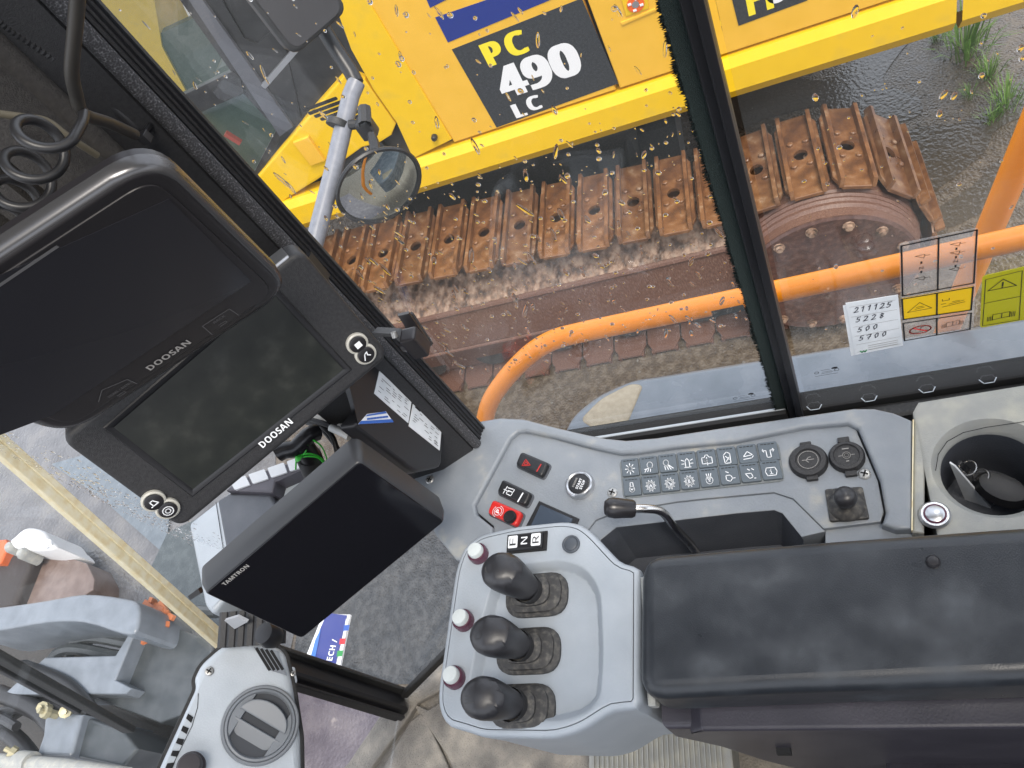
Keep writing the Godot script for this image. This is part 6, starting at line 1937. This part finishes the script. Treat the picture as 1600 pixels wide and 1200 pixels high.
	bar(t, Vector3(0.4725, 3.6322, -0.4147), Vector3(0.4669, 3.6285, -0.3881), .012, .004, Vector3(0, .3, 1))
	bar(t, Vector3(0.4669, 3.629, -0.3893), Vector3(0.461, 3.6196, -0.3786), .014, .005, Vector3(0, .3, 1), .001)
	part("hinge_arm", t, mats.black, o)
	t = []
	slab(t, [Vector3(0.4732, 3.6478, -0.3776), Vector3(0.476, 3.6447, -0.3671), Vector3(0.4664, 3.616, -0.3633), Vector3(0.4579, 3.6084, -0.3603), Vector3(0.4513, 3.6078, -0.3688), Vector3(0.454, 3.6187, -0.3736), Vector3(0.4649, 3.6403, -0.3746)], .006)
	part("plate", t, mats.bezel, o)
	t = []
	slab(t, [Vector3(0.4822, 3.6376, -0.3706), Vector3(0.4813, 3.6359, -0.3685), Vector3(0.4649, 3.6012, -0.3622), Vector3(0.4566, 3.6001, -0.3723), Vector3(0.4552, 3.6056, -0.3721), Vector3(0.4623, 3.6066, -0.3634)], .004)
	part("plate_edge", t, mats.black_soft, o)
	t = []
	block(t, Vector3(.018, .03, .018), Vector3(0.4451, 3.6334, -0.3623), .003)
	tube(t, [Vector3(0.4471, 3.6288, -0.3772), Vector3(0.4435, 3.6324, -0.3627)], .006, 8)
	part("knob", t, mats.bezel, o)
	t = []
	lathe(t, [Vector2(.0032, -.003), Vector2(.0032, .003), Vector2(0, .003)], 10, Transform3D(Basis(Vector3.FORWARD, .6), Vector3(0.4603, 3.6343, -0.3881)))
	part("rivet", t, mats.screw, o)

	# ---- cables behind the displays
	o = thing("dark_bracket", "black bracket with two pale fins behind the instrument display", "bracket")
	t = []
	slab(t, [Vector3(0.4822, 3.4993, -0.5629), Vector3(0.5042, 3.4989, -0.5295), Vector3(0.4949, 3.4878, -0.5206), Vector3(0.4814, 3.4802, -0.5248), Vector3(0.4736, 3.4752, -0.5534), Vector3(0.4771, 3.4862, -0.5709)], .03)
	part("body", t, mats.black, o)
	for k in 2:
		t = []
		slab(t, [[Vector3(0.4777, 3.5195, -0.543), Vector3(0.4848, 3.5201, -0.5338), Vector3(0.472, 3.4997, -0.5244), Vector3(0.4701, 3.5026, -0.5332)], [Vector3(0.4703, 3.5158, -0.56), Vector3(0.4754, 3.5155, -0.5519), Vector3(0.4668, 3.5061, -0.5452), Vector3(0.4655, 3.5101, -0.5554)]][k], .004)
		part("fin", t, plain(lin(.33, .32, .31), .5), o)
	var runs := [[[Vector3(0.4556, 3.5261, -0.5756), Vector3(0.4464, 3.5193, -0.5482), Vector3(0.435, 3.5145, -0.5279), Vector3(0.4225, 3.5085, -0.5068), Vector3(0.4156, 3.4993, -0.4981)], .0036, "hose", "thicker dark cable running under the instrument display"], [[Vector3(0.4572, 3.5173, -0.5825), Vector3(0.4483, 3.5131, -0.5597), Vector3(0.4386, 3.502, -0.5512), Vector3(0.4208, 3.4882, -0.5494), Vector3(0.4028, 3.4763, -0.5517)], .0034, "hose", "dark cable curving down behind the scale display"], [[Vector3(0.4344, 3.5303, -0.5341), Vector3(0.4277, 3.5252, -0.5199), Vector3(0.4215, 3.5225, -0.5098)], .0046, "cable_white", "short white cable sleeve among the dark cables"], [[Vector3(0.4692, 3.5115, -0.5801), Vector3(0.4582, 3.5008, -0.547), Vector3(0.4433, 3.4895, -0.5188), Vector3(0.4312, 3.4753, -0.5074)], .0030, "cable_white", "thin white cable beside the pillar cover"], [[Vector3(0.4615, 3.505, -0.5781), Vector3(0.4441, 3.4856, -0.5639), Vector3(0.4251, 3.4675, -0.555), Vector3(0.4088, 3.455, -0.5534)], .0032, "hose", "innermost dark cable beside the clamp handle"]]
	for r in runs:
		o = thing("cable", r[3], "cable", "cables behind the displays")
		t = []
		tube(t, smooth_path(r[0], 6), r[1], 10)
		part("sheath", t, mats[r[2]], o)
	o = thing("connector", "white plug connector on the cables behind the displays", "connector")
	t = []
	bar(t, Vector3(0.4467, 3.4906, -0.516), Vector3(0.439, 3.4804, -0.5065), .014, .012, Vector3.UP, .002)
	part("plug", t, mats.cable_white, o)


func build_duct() -> void:
	var f: Transform3D = frames.duct
	var o := thing("air_duct", "light grey air duct column with a round louvre at the bottom left", "air duct")
	var t := []
	var edge := PackedVector2Array([Vector2(-0.106, -0.1008), Vector2(-0.0846, -0.0989), Vector2(0.0125, -0.081), Vector2(0.0233, -0.0863), Vector2(0.0425, -0.0825), Vector2(0.0644, -0.0659), Vector2(0.0722, -0.0569), Vector2(0.0775, -0.0267), Vector2(0.0761, 0.014), Vector2(0.067, 0.0247), Vector2(0.0286, 0.0423), Vector2(-0.033, 0.0651), Vector2(-0.0919, 0.078)])
	var body := round_poly(edge, .008, 4)
	prism(t, body, -.30, .0, .012, 5)
	part("cover", t, mats.duct, o, 50, f)
	t = []
	prism(t, inset(wound(body), -.0045), -.31, -.008, .003, 2)
	part("edge_seal", t, mats.rubber, o, 40, f)
	# round outlet
	var c := Vector2(-0.0248, 0.0115)
	var x := f * Transform3D(Basis.IDENTITY, Vector3(c.x, 0, c.y))
	t = []
	lathe(t, [Vector2(.049, -.002), Vector2(.049, .003), Vector2(.0475, .0045), Vector2(.045, .0045), Vector2(.0445, .003), Vector2(.0435, .0055), Vector2(.041, .006), Vector2(.0395, .004), Vector2(.0385, .0005)], 56, x)
	var lou := part("outlet_ring", t, plain(lin(.20, .215, .235), .42), o, 35)
	t = []
	lathe(t, [Vector2(.0390, .0006), Vector2(0, .0006)], 48, x)
	part("outlet_throat", t, plain(lin(.05, .055, .065), .6), lou)
	var slope := Vector2(-0.0298, 0.0579) - Vector2(0.0001, -0.0149)
	var ang := slope.angle()
	var vx := x * Transform3D(Basis(Vector3.UP, -ang), Vector3.ZERO)
	for k in 2:
		t = []
		var vane := PackedVector2Array()
		for i in 25:
			var a := PI * i / 24.0
			vane.append(Vector2(cos(a) * .034, (.003 + sin(a) * .024) * (1 if k == 0 else -1)))
		prism(t, vane, .0, .003, .0015, 2)
		part("vane", t, plain(lin(.17, .185, .205), .4), lou, 38, vx * Transform3D(Basis(Vector3.RIGHT, .30 if k == 0 else .22), Vector3(0, .004, .002 if k == 0 else -.002)))
	for k in 2:
		t = []
		var crescent := PackedVector2Array()
		for i in 13:
			var a := lerpf(-.85, .85, i / 12.0) + (0.0 if k == 0 else PI)
			crescent.append(Vector2(cos(a), sin(a)) * .0395)
		prism(t, crescent, .0008, .0052, .001, 2)
		part("side_wing", t, plain(lin(.20, .215, .235), .42), lou, 38, vx)
	# small grille near the top
	var q := PackedVector2Array([Vector2(0.0713, -0.0201), Vector2(0.07, 0.0128), Vector2(0.0391, 0.0315), Vector2(0.0413, 0.0208), Vector2(0.0437, 0.005)])
	t = []
	prism(t, wound(q), .0004, .0012)
	var gr := part("small_grille", t, mats.grey, o, 38, f)
	for k in 4:
		t = []
		var u := .10 + k * .20
		var a: Vector2 = q[0].lerp(q[1], u) + (q[4] - q[0]) * .08
		var b: Vector2 = a + (q[4] - q[0]) * (.88 - k * .04)
		strokes(t, [[a, b]], .0036, .0015)
		part("grille_slot", t, mats.gap, gr, 38, f)
	# defroster slots along the left edge
	q = PackedVector2Array([Vector2(-0.012, -0.0815), Vector2(-0.0226, -0.0713), Vector2(-0.1011, -0.0827), Vector2(-0.102, -0.0945)])
	for k in 6:
		t = []
		var v0 := k / 6.0 + .03
		var v1 := (k + 1) / 6.0 - .05
		var e0 := .15
		prism(t, PackedVector2Array([q[0].lerp(q[3], v0 + .04).lerp(q[1].lerp(q[2], v0 + .04), e0), q[0].lerp(q[3], v0).lerp(q[1].lerp(q[2], v0), .85), q[0].lerp(q[3], v1).lerp(q[1].lerp(q[2], v1), .85), q[0].lerp(q[3], v1 + .02).lerp(q[1].lerp(q[2], v1 + .02), e0)]), .0004, .0012)
		part("defroster_slot", t, mats.gap, o, 38, f)
	t = []
	strokes(t, [PackedVector2Array([Vector2(0.0052, -0.0749), Vector2(-0.011, -0.0713), Vector2(-0.0342, -0.0721), Vector2(-0.0572, -0.0775), Vector2(-0.0833, -0.0832)])], .0008, .0006)
	part("slot_outline", t, mats.gap, o, 38, f)
	screw(o, f, Vector2(0.0341, -0.0687), .0062)
	t = []
	prism(t, round_poly(PackedVector2Array([Vector2(0.0537, 0.0317), Vector2(0.0537, 0.0395), Vector2(0.0343, 0.047), Vector2(0.0303, 0.041)]), .003), -.014, -.010, .001)
	part("bracket", t, mats.grey_light, o, 38, f)
	screw(o, f.translated_local(Vector3(0, -.010, 0)), Vector2(0.0444, 0.0389), .004)
	t = []
	var kc := Vector2(-0.0804, -0.0595)
	lathe(t, [Vector2(.017, -.004), Vector2(.017, .012), Vector2(.0145, .014), Vector2(.0140, .026), Vector2(.0125, .029), Vector2(0, .030)], 24, f * Transform3D(Basis.IDENTITY, Vector3(kc.x, 0, kc.y)))
	part("knob", t, plain(lin(.035, .03, .035), .5), o)
